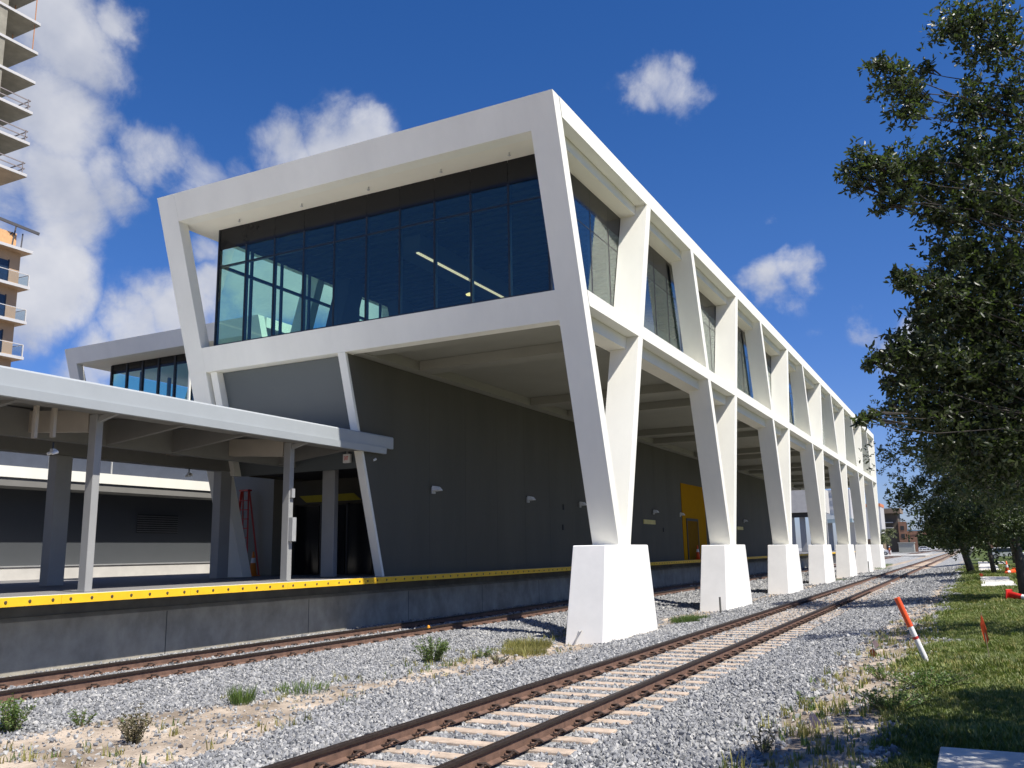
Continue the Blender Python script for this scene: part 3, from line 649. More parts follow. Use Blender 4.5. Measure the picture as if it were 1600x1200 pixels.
obj('leg', MB().exx([(wy(1.3), 1.3), (wy(1.3, .42), 1.3), (wy(ZT, .42), ZT), (wy(ZT), ZT)], -30.749, -30), M_white, Wg); obj('roof_chord', MB().box(-30.38, -30.0, 32.1, 62, 13.08, ZT), M_white, Wg); obj('floor_chord', MB().box(-30.38, -30.0, 33.6, 62, 8.3, 8.73), M_white, Wg)
obj('floor_slab', MB().box(-43.9, -30.4, 33.6, 62, 8.0, 8.7), M_soff, Wg)
for i in range(1, 4): obj('leg', MB().exx([(31+i*8, 8), (31.4+i*8, 8), (31.4+i*8+(1.5 if i % 2 else -1.5), 13), (31+i*8+(1.5 if i % 2 else -1.5), 13)], -44.3, -43.55), M_white, Wg)
for i in range(10):
    x = -42.3+1.25*i
    obj('window', MB().box(x+.03, x+1.22, 33.1, 33.112, 8.75, 12.2), M_glass, Wg); obj('spandrel', MB().box(x, x+1.25, 33.1, 33.112, 12.2, 12.74), M_spand, Wg); obj('mullion', MB().box(x-.06, x+.06, 33.06, 33.2, 8.74, 12.7), M_black, Wg)
for i in range(6):
    y = 33.12+2*i; obj('window', MB().box(-42.3, -42.288, y+.1, y+1.9, 8.75, 12.3), M_glass, Wg); obj('mullion', MB().box(-42.33, -42.2, y+1.9, y+2.1, 8.75, 12.7), M_black, Wg)
obj('interior_floor', MB().box(-42.2, -30, 33.3, 50, 8.71, 8.74), M_inner, Wg); obj('interior_wall', MB().box(-39.5, -30.5, 40, 40.2, 8.75, 12.7), M_inner, Wg)
obj('rooftop_frame', MB().box(-34.3, -34.2, 31.3, 31.4, 9, 11.1).box(-33.2, -33.1, 31.3, 31.4, 9, 11.1).box(-34.3, -33.1, 31.3, 31.4, 11.1, 11.2), M_white, Wg)

# ------------------------------------------------------------------ low pavilion wall behind the platform
Pv = thing('pavilion', 'low dark-walled pavilion with a sunlit white roof band behind the canopy posts', 'pavilion', (-33, 14, 1.28))
obj('base_wall', MB().box(-36, -31.0, -4, 33, 1.1, 1.73), M_concl, Pv)
obj('wall', MB().box(-36, -31.9, -4, 33, 1.735, 4.62), mat('pavilion_wall', (.07, .075, .08), .35, .04, .5), Pv)
obj('sill', MB().box(-32, -30.96, -4, 33, 1.735, 1.775), M_fix, Pv)
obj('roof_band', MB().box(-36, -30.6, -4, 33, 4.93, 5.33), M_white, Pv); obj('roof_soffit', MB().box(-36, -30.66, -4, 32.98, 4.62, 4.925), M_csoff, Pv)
obj('upper_wall', MB().box(-36, -32.5, -4, 33, 5.335, 8.0), mat('pavilion_upper', (.055, .065, .09), .5), Pv)
lv = obj('louver', MB().box(-31.9, -31.86, 26.7, 28.9, 3.05, 3.85), M_joint, Pv)
for i in range(8): obj('slat', MB().box(-31.86, -31.83, 26.7, 28.9, 3.09+i*.095, 3.13+i*.095), mat('louver_slat', (.13, .13, .125), .5), lv)
for i in range(4): obj('panel_joint', MB().box(-32.5, -32.46, 17+i*2.9, 17.06+i*2.9, 5.34, 8.0), M_fix, Pv)

# ------------------------------------------------------------------ platform canopy
Cn = thing('platform_canopy', 'grey-white platform canopy with deep fascia on steel posts, in front of the entrance', 'canopy', (-18, 15, 1.28))
FX = -16.1; Y1 = 22.75
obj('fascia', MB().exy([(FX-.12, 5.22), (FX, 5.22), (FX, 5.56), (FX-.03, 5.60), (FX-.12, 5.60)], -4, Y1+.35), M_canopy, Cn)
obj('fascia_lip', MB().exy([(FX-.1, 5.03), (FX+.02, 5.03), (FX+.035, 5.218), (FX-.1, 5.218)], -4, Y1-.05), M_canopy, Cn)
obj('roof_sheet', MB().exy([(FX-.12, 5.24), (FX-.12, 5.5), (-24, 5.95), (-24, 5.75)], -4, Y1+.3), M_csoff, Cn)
obj('roof_bounce_sheet', MB().exy([(FX-.125, 5.505), (FX-.125, 5.53), (-24, 5.98), (-24, 5.955)], -4, Y1+.3), mat('roof_bounce_white', (.58, .58, .55), .7, .05, 1), Cn)  # unseen white sheet added to bounce sunlight onto the station soffit and front
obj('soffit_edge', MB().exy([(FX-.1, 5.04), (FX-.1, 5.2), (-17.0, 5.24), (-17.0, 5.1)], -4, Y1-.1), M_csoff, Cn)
for yy in (.4, 6.7, 13.0, 19.28):
    obj('post', MB().box(-17.12, -16.88, yy-.09, yy+.09, 1.28, 5.1), M_steel, Cn, bevel=.01)
    obj('base_plate', MB().box(-17.2, -16.8, yy-.16, yy+.16, 1.276, 1.30), M_steel, Cn)
    obj('cross_beam', MB().exx([(yy-.09, 0), (yy+.09, 0), (yy+.09, 1), (yy-.09, 1)], 0, 1) if False else MB().exy([(-17.15, 4.72), (-17.15, 5.2), (-23.8, 5.72), (-23.8, 5.2)], yy-.10, yy+.10), M_ctan, Cn)
    obj('knee_brace', MB().bar((-17.0, yy, 4.95), (-16.25, yy+.05, 5.15), .09, .12), M_steel, Cn)
    for f in (.33, .66):
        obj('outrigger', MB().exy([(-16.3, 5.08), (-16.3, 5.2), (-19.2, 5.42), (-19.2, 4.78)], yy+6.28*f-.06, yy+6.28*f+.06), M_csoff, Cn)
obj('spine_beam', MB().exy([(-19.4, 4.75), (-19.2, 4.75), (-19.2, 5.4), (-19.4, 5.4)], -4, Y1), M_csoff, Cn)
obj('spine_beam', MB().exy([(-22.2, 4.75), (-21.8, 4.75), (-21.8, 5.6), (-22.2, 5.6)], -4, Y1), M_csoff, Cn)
for yy in (9.8, 15.8, 21.75): obj('rear_post', MB().box(-22.17, -21.83, yy-.24, yy+.24, 1.28, 4.748), M_steel, Cn, bevel=.01)
obj('rear_post', MB().box(-18.55, -18.05, 22.65, 22.85, 1.28, 5.2), M_steel, Cn, bevel=.01)
pb = obj('junction_box', MB().box(-16.88, -16.74, 19.2, 19.36, 2.35, 3.0), M_fix, Cn); obj('junction_box', MB().box(-16.88, -16.8, 19.22, 19.34, 3.55, 3.8), M_fix, Cn)
for yy, z0 in ((11.56, 4.42), (11.97, 4.48)): obj('hanger', MB().box(-17.05, -16.95, yy-.035, yy+.035, z0, 5.1), M_ctan, Cn)
o = tag(obj('exit_sign_box', MB().box(-17.15, -16.9, 21.9, 22.0, 4.75, 5.02), M_lens), 'small square EXIT sign in red letters hung under the canopy end', 'exit sign'); o.name = 'exit_sign'
tx = bpy.data.curves.new('exit_text', 'FONT'); tx.body = 'EXIT'; tx.size = .125; tx.extrude = .003; tx.align_x = 'CENTER'; tx.align_y = 'CENTER'
tmp = bpy.data.objects.new('tmp', tx); C.objects.link(tmp); bpy.context.view_layer.update()
tme = bpy.data.meshes.new_from_object(tmp.evaluated_get(bpy.context.evaluated_depsgraph_get())); bpy.data.objects.remove(tmp)
tme.materials.clear(); tme.materials.append(mat('sign_red', (.6, .03, .03), .5))
to = bpy.data.objects.new('letters', tme); C.objects.link(to); to.parent = o; to.location = (-17.025, 21.893, 4.885); to.rotation_euler = (rad(90), 0, 0); to.scale = (.62, 1.35, 1)
obj('sign_mount', MB().box(-17.05, -17.0, 21.93, 21.97, 5.02, 5.12), M_fix, o)
def spot(loc, name, label):
    T = thing(name, label, 'floodlight', loc)
    x, y, z = loc
    obj('bracket', MB().tube([(x, y, z+.2), (x, y, z)], .02, 6), M_black, T)
    for s_ in (-.07, .07): obj('lamp_head', MB().tube([(x+s_, y-.06, z-.05), (x+s_, y+.06, z)], [.03, .04], 10), M_lens, T)
    obj('lamp_box', MB().box(x-.05, x+.05, y-.03, y+.05, z-.02, z+.06), M_fix, T)
spot((-16.35, 22.35, 4.86), 'emergency_light', 'tiny twin-headed emergency light under the canopy end beside the exit sign')
spot((-17.0, 12.0, 4.18), 'hanging_light', 'unfinished twin lamp dangling on black cable from the leftmost hanger')
spot((-22.0, 20.3, 4.55), 'emergency_light', 'white twin-headed emergency light beside the rear post')

# ------------------------------------------------------------------ ladder, cones on the platform
Ld = thing('stepladder', 'tall red fibreglass stepladder standing by the entrance wall', 'ladder', (-23.2, 24.2, 1.28))
a0, a1, tp = Vector((-23.75, 24.0, 1.28)), Vector((-22.95, 24.0, 1.28)), 4.3
obj('rail', MB().bar(a0, (-23.62, 24.3, tp), .05, .09), M_red, Ld); obj('rail', MB().bar(a1, (-23.28, 24.3, tp), .05, .09), M_red, Ld)
obj('rail', MB().bar((-23.75, 24.62, 1.28), (-23.6, 24.36, tp), .04, .06), M_red, Ld); obj('rail', MB().bar((-22.95, 24.62, 1.28), (-23.3, 24.36, tp), .04, .06), M_red, Ld)
for i in range(8):
    f = (i+1)/9; obj('tread', MB().bar(a0.lerp(Vector((-23.62, 24.3, tp)), f), a1.lerp(Vector((-23.28, 24.3, tp)), f), .1, .035), M_red, Ld)
obj('top_cap', MB().box(-23.66, -23.24, 24.22, 24.42, tp, tp+.06), M_red, Ld)
def cone(loc, label, h=.72, rot=None, col=None, group=None):
    T = thing('traffic_cone', label, 'traffic cone', loc, group)
    x, y, z = loc; m = col or M_orange
    obj('base', MB().box(x-.19, x+.19, y-.19, y+.19, z, z+.035), m, T, bevel=.01)
    c = obj('body', MB().lathe((x, y, z+.035), [(.14, 0), (.03, h-.035), (.022, h-.03)], 18), m, T, smooth=True)
    obj('reflective_band', MB().lathe((x, y, z+.035+h*.5), [(.14-.11*.5+.003, 0), (.14-.11*.7+.003, h*.2)], 18), M_whitep, c)
    if rot: T.rotation_euler = rot
    return T
cone((-22.75, 24.1, 1.28), 'orange traffic cone at the foot of the red stepladder', .85, col=mat('cone_amber', (.75, .22, .02), .5))
cone((-15.98, 57.1, 1.285), 'orange traffic cone standing on the platform before the yellow door', .9)
cone((.78, 33.2, .30), 'red traffic cone tipped on its side at the foot of the nearest tree trunk', .8, (rad(96), 0, rad(60)), col=mat('cone_red', (.7, .03, .02), .5))
cone((1.55, 62, .1), 'orange traffic cone standing beside the far pavement', .8)
cone((1.95, 61.2, .33), 'orange traffic cone lying next to the upright one by the far pavement', .75, (rad(95), 0, rad(-50)))

# ------------------------------------------------------------------ small site objects
def h1(x, y): return float(height(np.array([x]), np.array([y]))[0])
D_ = thing('delineator_post', 'leaning orange and white marker post in the sandy verge', 'marker post', (-1.0, 16.1, 0))
p0 = Vector((-.83, 16.1, -.05)); p1 = Vector((-1.23, 16.05, 1.09)); q = lambda f: p0.lerp(p1, f)
obj('post', MB().tube([q(0), q(.60)], .044, 14), M_whitep, D_, smooth=False); obj('orange_sleeve', MB().tube([q(.6), q(1)], .048, 14), M_orange, D_)
obj('red_band', MB().tube([q(.43), q(.465)], .0455, 14), M_red, D_)
S_ = thing('survey_stake', 'thin wooden stake wrapped in red flagging tape on the lawn', 'stake', (0.0, 16.2, .05))
obj('stake', MB().bar((.03, 16.2, .0), (-.03, 16.2, .86), .022, .012), M_wood, S_)
mb = MB(); mb.poly([(-.035, 16.19, .84), (.0, 16.18, .7), (.035, 16.185, .45), (.0, 16.2, .36), (-.03, 16.19, .44), (-.06, 16.185, .66)], [(0, 1, 2, 3, 4, 5)]); mb.poly([(-.03, 16.2, .86), (.02, 16.23, .6), (-.02, 16.21, .5)], [(0, 1, 2)]); obj('ribbon', mb, M_orange, S_)
def pin_flag(x, y, h, m, label, tilt=.1, w=.1):
    z = h1(x, y); T = thing('pin_flag', label, 'flag', (x, y, z))
    obj('wire', MB().tube([(x, y, z), (x+tilt*h, y, z+h)], .003, 5), M_fix, T)
    mb = MB(); a = Vector((x+tilt*h, y, z+h)); mb.poly([a, a+Vector((-w*.6, .02, -.05)), a+Vector((-w*.15, .03, -.17)), a+Vector((.07, .0, -.10))], [(0, 1, 2, 3)]); obj('flag', mb, m, T)
pin_flag(-1.86, 18.2, .25, mat('flag_white', (.75, .55, .5), .6), 'small white pin flag above the dark red one in the sand', .1)
pin_flag(-1.82, 17.3, .17, mat('flag_rust', (.30, .06, .03), .7), 'dark red pin flag at the gravel edge in front of the white one', .12)
pin_flag(-1.76, 10.2, .22, mat('flag_pink', (.8, .55, .53), .6), 'white and pink pin flag in the nearest patch of sand', .25, .09)
pin_flag(.12, 46, .55, M_orange, 'orange pin flag at the corner of the near pavement slab', 0, .2)
def post_pipe(x, y, z0, z1, r, label, lean=(0, 0)):
    tag(obj('marker_pipe', MB().tube([(x, y, z0), (x+lean[0], y+lean[1], z1)], r, 8), mat('pipe_grey', (.12, .12, .11), .6)), label, 'pipe')
post_pipe(-8.15, 31.6, -.4, .27, .035, 'short grey pipe standing in front of the second pedestal')
post_pipe(-8.1, 80.5, -.4, .7, .04, 'short grey pipe standing before the sixth pedestal')
tag(obj('drain_pipe', MB().tube([(-9.05, 20.78, -.34), (-8.93, 20.83, -.02), (-8.93, 20.98, .0)], .022, 8), M_fix), 'bent grey drain pipe leaning on the front of the nearest pedestal', 'pipe')

# ------------------------------------------------------------------ pavements
def slab_group(name, x0, x1, y0, y1, z, n):
    S = struct(bpy.data.objects.new(name, None)); C.objects.link(S); S.location = ((x0+x1)/2, (y0+y1)/2, z)
    d = (y1-y0)/n
    for i in range(n): obj('slab', MB().box(x0, x1, y0+d*i+.008, y0+d*(i+1)-.008, z-.12, z), M_slabc, S, bevel=.01)
    return S
slab_group('pavement', -.47, 2.6, 4.3, 9.3, .13, 3)
slab_group('pavement', .05, 1.45, 44.4, 57.0, .14, 6)
slab_group('pavement', .05, 1.5, 70, 106, .15, 12)
slab_group('pavement', 1.75, 2.4, 58, 106, .15, 16)

# ------------------------------------------------------------------ weeds
def leaf_quads(P, Dr, Sd, ln, wd):
    """P base, Dr unit direction, Sd unit side; pointed oval leaves of four triangles"""
    n = len(P); ln = ln[:, None]; wd = wd[:, None]; up = np.cross(Sd, Dr)
    V = np.stack([P, P+Dr*ln*.35+Sd*wd*.5+up*wd*.12, P+Dr*ln*.72+Sd*wd*.40+up*wd*.06, P+Dr*ln, P+Dr*ln*.72-Sd*wd*.40+up*wd*.06, P+Dr*ln*.35-Sd*wd*.5+up*wd*.12], 1).reshape(-1, 3)
    b = np.arange(n)[:, None]*6
    F = np.concatenate([b+np.array([[0, 1, 2, 3]]), b+np.array([[0, 3, 4, 5]])], 0)
    return V, F
def rdir(n, zlo=-1, zhi=1):
    z = RNG.uniform(zlo, zhi, n); a = RNG.uniform(0, 2*np.pi, n); r = np.sqrt(np.maximum(0, 1-z*z)); return np.stack([r*np.cos(a), r*np.sin(a), z], -1)
def sidev(Dr):
    s = np.cross(Dr, rdir(len(Dr))); return s/np.maximum(np.linalg.norm(s, axis=1, keepdims=True), 1e-6)
def weed(x, y, h, w, nst, nlf, ln, m, name, label, sm=None, flower=False, cat='weed'):
    z = h1(x, y)-.02; T = thing(name, label, cat, (x, y, z)); st = MB(); P = []; Dd = []
    for i in range(nst):
        a = random.uniform(0, 6.28); r = w*math.sqrt(random.random()); hh = h*random.uniform(.55, 1)*(1-.35*r/w)
        b = Vector((x+r*.25*math.cos(a), y+r*.25*math.sin(a), z)); tpv = Vector((x+r*math.cos(a), y+r*math.sin(a), z+hh)); md = b.lerp(tpv, .55)+Vector((0, 0, hh*.08))
        st.tube([b, md, tpv], [.006, .004, .002], 4, False)
        for j in range(nlf):
            f = random.uniform(.12, 1.02); p = b.lerp(md, f/.55) if f < .55 else md.lerp(tpv, (f-.55)/.45)
            P.append(p); Dd.append(Vector((random.gauss(0, 1), random.gauss(0, 1), random.uniform(-.1, 1.1))).normalized())
    obj('stem', st, sm or M_weedb, T)
    P = np.array(P); Dd = np.array(Dd); n = len(P); V, F = leaf_quads(P, Dd, sidev(Dd), RNG.uniform(.6, 1.2, n)*ln, RNG.uniform(.6, 1.1, n)*ln*.36)
    put('foliage', npmesh('foliage', V-np.array([[x, y, z]]), F, m), (x, y, z), T)['kind'] = 'stuff'
    if flower: obj('flower', MB().lathe((x-.06, y-.03, z+h*1.1), [(.012, -.02), (.035, .0), (.03, .035), (.01, .05)], 8), mat('flower_orange', (.7, .3, .02), .6), T)
def clump(x, y, h, w, n, m, label, name='grass_clump'):
    z = h1(x, y)-.02; T = thing(name, label, 'grass', (x, y, z)); n_ = n
    a = RNG.uniform(0, 6.28, n_); r = w*np.sqrt(RNG.random(n_)); P = np.stack([r*np.cos(a)*1.3, r*np.sin(a)*1.3, 0*r], -1)
    Dd = np.stack([np.cos(a)*RNG.uniform(-.1, .7, n_), np.sin(a)*RNG.uniform(-.1, .7, n_), np.ones(n_)], -1); Dd /= np.linalg.norm(Dd, axis=1, keepdims=True)
    V, F = leaf_quads(P, Dd, sidev(Dd), RNG.uniform(.5, 1.1, n_)*h, np.full(n_, .009)); o = put('blades', npmesh('blades', V, F, m), (x, y, z), T); o['kind'] = 'stuff'
weed(-10.35, 16.3, .66, .42, 44, 34, .062, M_weed, 'weed_bush', 'bushy green weed with a small orange flower on the ballast slope', flower=True)
weed(-9.85, 17.5, .34, .30, 18, 20, .05, M_weed, 'weed_bush', 'low green weed in the sand just right of the flowering bush')
weed(-9.0, 16.7, .34, .26, 16, 18, .045, M_weedb, 'weed_bush', 'sparse brown-green weed in front of the yellow grass')
weed(-9.6, 8.2, .56, .24, 26, 34, .045, M_weedb, 'weed_bush', 'upright brownish weed in the sand at the lower left')
weed(-11.6, 7.9, .62, .30, 34, 34, .055, M_weed, 'weed_bush', 'bright green weed at the left edge beside the rail')
weed(-11.05, 8.55, .34, .2, 14, 18, .045, M_weed, 'weed_bush', 'small green weed on ballast near the left edge')
weed(-11.3, 7.3, .24, .26, 20, 20, .04, M_grassd, 'weed_bush', 'low yellowish weed in the sand at the far left')
clump(-10.3, 10.8, .34, .13, 260, M_weed, 'spiky green grass clump where ballast meets sand')
clump(-10.3, 12.2, .2, .34, 260, M_weed, 'thin green grass patch along the ballast edge')
clump(-9.75, 19.6, .26, .42, 1300, M_grassd, 'yellow-green grass patch beside the nearest pedestal')
clump(-9.35, 18.6, .22, .38, 900, M_grassd, 'yellow-green grass patch at the rim of the sand')
clump(-8.25, 27.6, .24, .32, 800, M_weed, 'green grass clump behind the nearest pedestal')
clump(-8.4, 29.3, .22, .35, 700, M_weed, 'green grass clump before the second pedestal')
clump(-8.1, 62.6, .25, .5, 300, M_weed, 'small grey-green tuft by the fourth pedestal')
clump(-8.1, 93.5, .3, .6, 300, M_weed, 'small grey-green tuft by the last pedestal')
weed(-2.15, 12.2, .26, .22, 10, 9, .05, M_weed, 'weed_bush', 'sparse tall weed in gravel by the sand strip')
weed(-2.05, 9.2, .30, .2, 9, 9, .05, M_weedb, 'weed_bush', 'thin brown weed in the shadow at the bottom')
weed(-1.35, 14.2, .30, .3, 22, 14, .05, M_weed, 'weed_bush', 'low leafy weed at the foot of the marker post')
weed(-.75, 13.4, .34, .6, 60, 16, .055, M_weed, 'weed_bush', 'dense leafy ground plant at the lawn edge')
weed(-1.05, 11.6, .34, .55, 50, 16, .05, M_weed, 'weed_bush', 'dark leafy weeds spilling over the sand')

# ------------------------------------------------------------------ trees
def tree(name, label, base, trunk_pts, trunk_r, blobs, ln, m, group, per_area=1., rosette=7, twig=True, sc=1.):
    """blobs: (x, y, z, r, n rosettes)"""
    T = thing(name, label, 'tree', base, group); tb = MB(); tb.tube(trunk_pts, trunk_r, 10); obj('trunk', tb, M_bark, T, smooth=True)
    tp = [Vector(a).lerp(Vector(b), f/5) for a, b in zip(trunk_pts, trunk_pts[1:]) for f in range(5)]
    br = MB()
    P = []; 
    for (x, y, z, r, n) in blobs:
        c = Vector((x, y, z)); tv = min(tp, key=lambda p: abs(p.z-max(tp[0].z+(2.6 if sc < 1 else 2.2), c.z-r*.6-.38*math.hypot(c.x-p.x, c.y-p.y)+random.uniform(-.3, .3))))
        j_ = .09*(c-tv).length; mid = tv.lerp(c, .5)+Vector((random.uniform(-j_, j_), random.uniform(-j_, j_), random.uniform(.2, 1.2)*j_))
        m2 = tv.lerp(mid, .5)+Vector((random.uniform(-j_, j_), random.uniform(-j_, j_), random.uniform(0, j_)))*.5; m3 = mid.lerp(c, .5)+Vector((random.uniform(-j_, j_), random.uniform(-j_, j_), random.uniform(-j_, j_)))*.5
        br.tube([tv, m2, mid, m3, c], [sc*(.012+.013*min(r/sc, 1.5)), sc*(.010+.009*min(r/sc, 1.5)), sc*(.008+.006*min(r/sc, 1.5)), sc*.006, sc*.004], 6, False)
        n = int(n*per_area); q = rdir(n)*(RNG.random(n)**.5)[:, None]*np.array([[1, 1, .8]])*r
        q *= (.75+.5*RNG.random((n, 1)))
        P.append(q+np.array([[x, y, z]]))
        if twig:
            for j in range(min(14, n)):
                e_ = Vector(q[j])+c; br.tube([c.lerp(mid, random.uniform(0, .35)), c.lerp(e_, .55)+Vector((0, 0, .04)), e_], [.008*sc, .005*sc, .003*sc], 4, False)
    obj('branches', br, M_twig, T, smooth=True)
    P = np.concatenate(P); n = len(P)
    ax = rdir(n, -.35, .7)                                          # each rosette is a twig end with leaves round it
    P2 = np.repeat(P, rosette, 0)+RNG.normal(0, ln*.22, (n*rosette, 3)); A = np.repeat(ax, rosette, 0)
    Dr = A*.55+rdir(n*rosette); Dr /= np.linalg.norm(Dr, axis=1, keepdims=True)
    k = len(P2); V, F = leaf_quads(P2, Dr, sidev(Dr), RNG.uniform(.6, 1.15, k)*ln, RNG.uniform(.8, 1.15, k)*ln*.36)
    put('crown', npmesh('crown', V-np.array([base]), F, m), base, T)['kind'] = 'stuff'
    return T
# near oak: crown masses placed as they hang round the trunk
nb_ = []
for (x, y, r, Y, n) in [(1395,128,36,12.5,70),(1372,105,22,12.3,22),(1428,150,36,12.8,50),(1440,112,20,13,18),(1415,180,30,12.6,36),(1350,262,30,12.2,36),(1318,272,16,12.1,10),(1345,245,22,12.2,20),(1335,290,18,12.2,14),
    (1385,270,42,12.4,80),(1425,260,45,12.7,95),(1400,310,34,12.4,46),(1375,325,15,12.3,9),(1455,290,55,13,130),(1500,250,60,13.2,150),(1515,170,50,13.2,90),(1490,50,40,13,60),(1520,30,55,13.2,120),(1560,70,60,13.5,160),(1575,150,60,13.5,130),
    (1560,230,65,13.5,170),(1510,320,60,13,150),(1470,340,36,12.8,46),(1560,330,70,13.5,200),(1500,400,55,13,110),(1555,430,75,13.5,240),(1420,440,24,12.3,22),(1400,428,14,12.2,8),(1455,450,36,12.6,50),(1500,480,60,13,160),(1560,520,80,13.6,280),
    (1440,500,34,12.6,44),(1380,560,24,12.3,24),(1360,570,12,12.2,7),(1410,545,32,12.5,42),(1450,560,48,12.8,100),(1500,580,65,13.2,190),(1560,620,85,13.6,300),(1410,605,28,12.5,30),(1390,600,14,12.4,8),(1450,640,46,12.9,100),(1362,650,12,12,8),(1345,660,9,11.9,6),(1395,640,14,12.4,8),
    (1500,680,70,13.3,210),(1570,720,90,13.8,300),(1600,300,70,14,150),(1600,500,80,14,170),(1600,640,90,14.2,200)]:
    Y *= .5; p = at_y(x, y, Y); nb_.append((p.x, p.y, p.z, r/FPX*Y*1.02, int(n*(1.35 if y < 380 else 2.1))))
for i in range(13):                                                 # the rest of the crown, right of the frame
    a = random.uniform(-2.0, 2.0); zz = random.uniform(3.5, 6.8); R_ = random.uniform(.4, 1.7)
    nb_.append((1.35+abs(R_*math.cos(a))*.9, 6.6+R_*math.sin(a)*.6, zz, .6, 110))
TREE = 'oaks along the pavement'
tree('oak_tree', 'nearest oak overhanging the frame from the right with large dark glossy leaves', (.9, 6.9, .1), [(.92, 6.9, 0), (.9, 6.9, 1.4), (.88, 6.9, 2.8), (.88, 6.85, 4.4), (.86, 6.85, 5.6), (.84, 6.85, 6.6)], [.095, .08, .065, .05, .035, .015], nb_, .047, M_leaf, TREE, sc=.5)
def round_crown(cx, cy, z0, z1, R, n, rb, per, seed, xmin=-99):
    r = random.Random(seed); o = []
    while len(o) < n:
        z = r.uniform(0, 1); f = math.sin(math.pi*(.12+.83*z))**.7; a = r.uniform(0, 6.28); q = R*f*math.sqrt(r.uniform(.1, 1))
        x = cx+q*math.cos(a)
        if x < xmin: continue
        o.append((x, cy+q*math.sin(a), z0+(z1-z0)*z, rb*r.uniform(.7, 1.3), per))
    return o
# shade-giving oak just right of the frame, lower right corner
tree('oak_tree', 'oak at the right edge whose shade covers the near lawn and slab', (3.4, 8.5, .1), [(3.4, 8.5, 0), (3.4, 8.5, 2.5), (3.35, 8.5, 4.5), (3.3, 8.5, 6)], [.15, .12, .08, .03], round_crown(2.9, 8.0, 2.7, 6.4, 2.2, 90, .5, 60, 3, .9), .09, M_leaf, TREE)
tree('oak_tree', 'young low oak at the right edge shading the weeds beyond the near slab', (3.6, 9.9, .1), [(3.6, 9.9, 0), (3.6, 9.9, 2), (3.55, 9.9, 4), (3.5, 9.9, 6)], [.11, .09, .06, .025], round_crown(3.2, 10.2, 2.3, 6.2, 2.2, 80, .55, 60, 33, 1.15), .09, M_leaf, TREE)
tree('oak_tree', 'oak right behind the nearest one, its shade barring the lawn by the marker post', (2.3, 21.5, .1), [(2.3, 21.5, 0), (2.3, 21.5, 3), (2.2, 21.5, 6), (2.1, 21.5, 8.5)], [.17, .13, .08, .03], round_crown(2.0, 21.5, 2.7, 8.0, 2.3, 34, .65, 70, 5, -.5), .10, M_leaf2, TREE)
tree('oak_tree', 'oak with the thick dark trunk at the right edge next to the red fallen cone', (1.25, 34.5, .1), [(1.28, 34.5, 0), (1.25, 34.5, 1.5), (1.15, 34.5, 3.5), (1.0, 34.5, 6), (1, 34.5, 8.5)], [.17, .14, .12, .08, .03], round_crown(.4, 34.5, 2.0, 10, 3.3, 110, .75, 85, 6), .12, M_leaf2, TREE, twig=False)
tree('oak_tree', 'oak with a leaning grey trunk on the lawn left of the pavement', (-.45, 68, .1), [(-.40, 68, 0), (-.7, 68, 1.4), (-1.0, 68, 3), (-1.0, 68, 6)], [.26, .22, .16, .05], round_crown(-.9, 68, 1.9, 9, 3.0, 70, .85, 70, 8), .17, M_leaf2, TREE, twig=False)
tree('oak_tree', 'thin-trunked oak standing between the two pavement strips', (.85, 64, .1), [(.88, 64, 0), (.75, 64, 1.6), (.6, 64, 3.4), (.6, 64, 6)], [.17, .13, .1, .04], round_crown(1.2, 64, 2.6, 9.5, 3.2, 70, .85, 70, 9), .17, M_leaf2, TREE, twig=False)
tree('oak_tree', 'distant oak at the end of the row, beside the road', (3.2, 98, .1), [(3.2, 98, 0), (3.1, 98, 3), (3, 98, 6)], [.22, .16, .06], round_crown(2.4, 98, 2.6, 10, 4.0, 60, 1, 70, 10), .24, M_leaf2, TREE, twig=False)
for i, (x, y) in enumerate([(4.6, 52), (5.5, 78), (6.5, 118)]):
    tree('oak_tree', ['oak behind the nearest trunk, right of the pavement', 'oak farther right behind the second pavement strip', 'farthest oak at the right edge'][i], (x, y, .1), [(x, y, 0), (x, y, 3), (x-.1, y, 6)], [.2, .15, .05], round_crown(x, y, 2.2, 9.5, 3.5, 46, .9, 46, 20+i), .2, M_leaf2, TREE, twig=False)
# far mass of trees at the end of the line
P_ = []
for i in range(46):
    x = random.uniform(-45, 40); y = random.uniform(470, 520); h = random.uniform(5, 10)
    P_.append(rdir(260)*np.array([[6, 4, h*.5]])*RNG.random((260, 1))**.4+np.array([[x, y, h*.5]]))
for i in range(26):
    x = random.uniform(9, 30); y = random.uniform(110, 330); h = random.uniform(5, 9)
    P_.append(rdir(300)*np.array([[4, 4, h*.5]])*RNG.random((300, 1))**.4+np.array([[x, y, h*.5]]))
P_ = np.concatenate(P_); Dr = rdir(len(P_)); V, F = leaf_quads(P_, Dr, sidev(Dr), np.full(len(P_), 1.3), np.full(len(P_), 1.0))
put('far_woods', npmesh('far_woods', V, F, M_leaf2), (0, 0, 0))['kind'] = 'stuff'

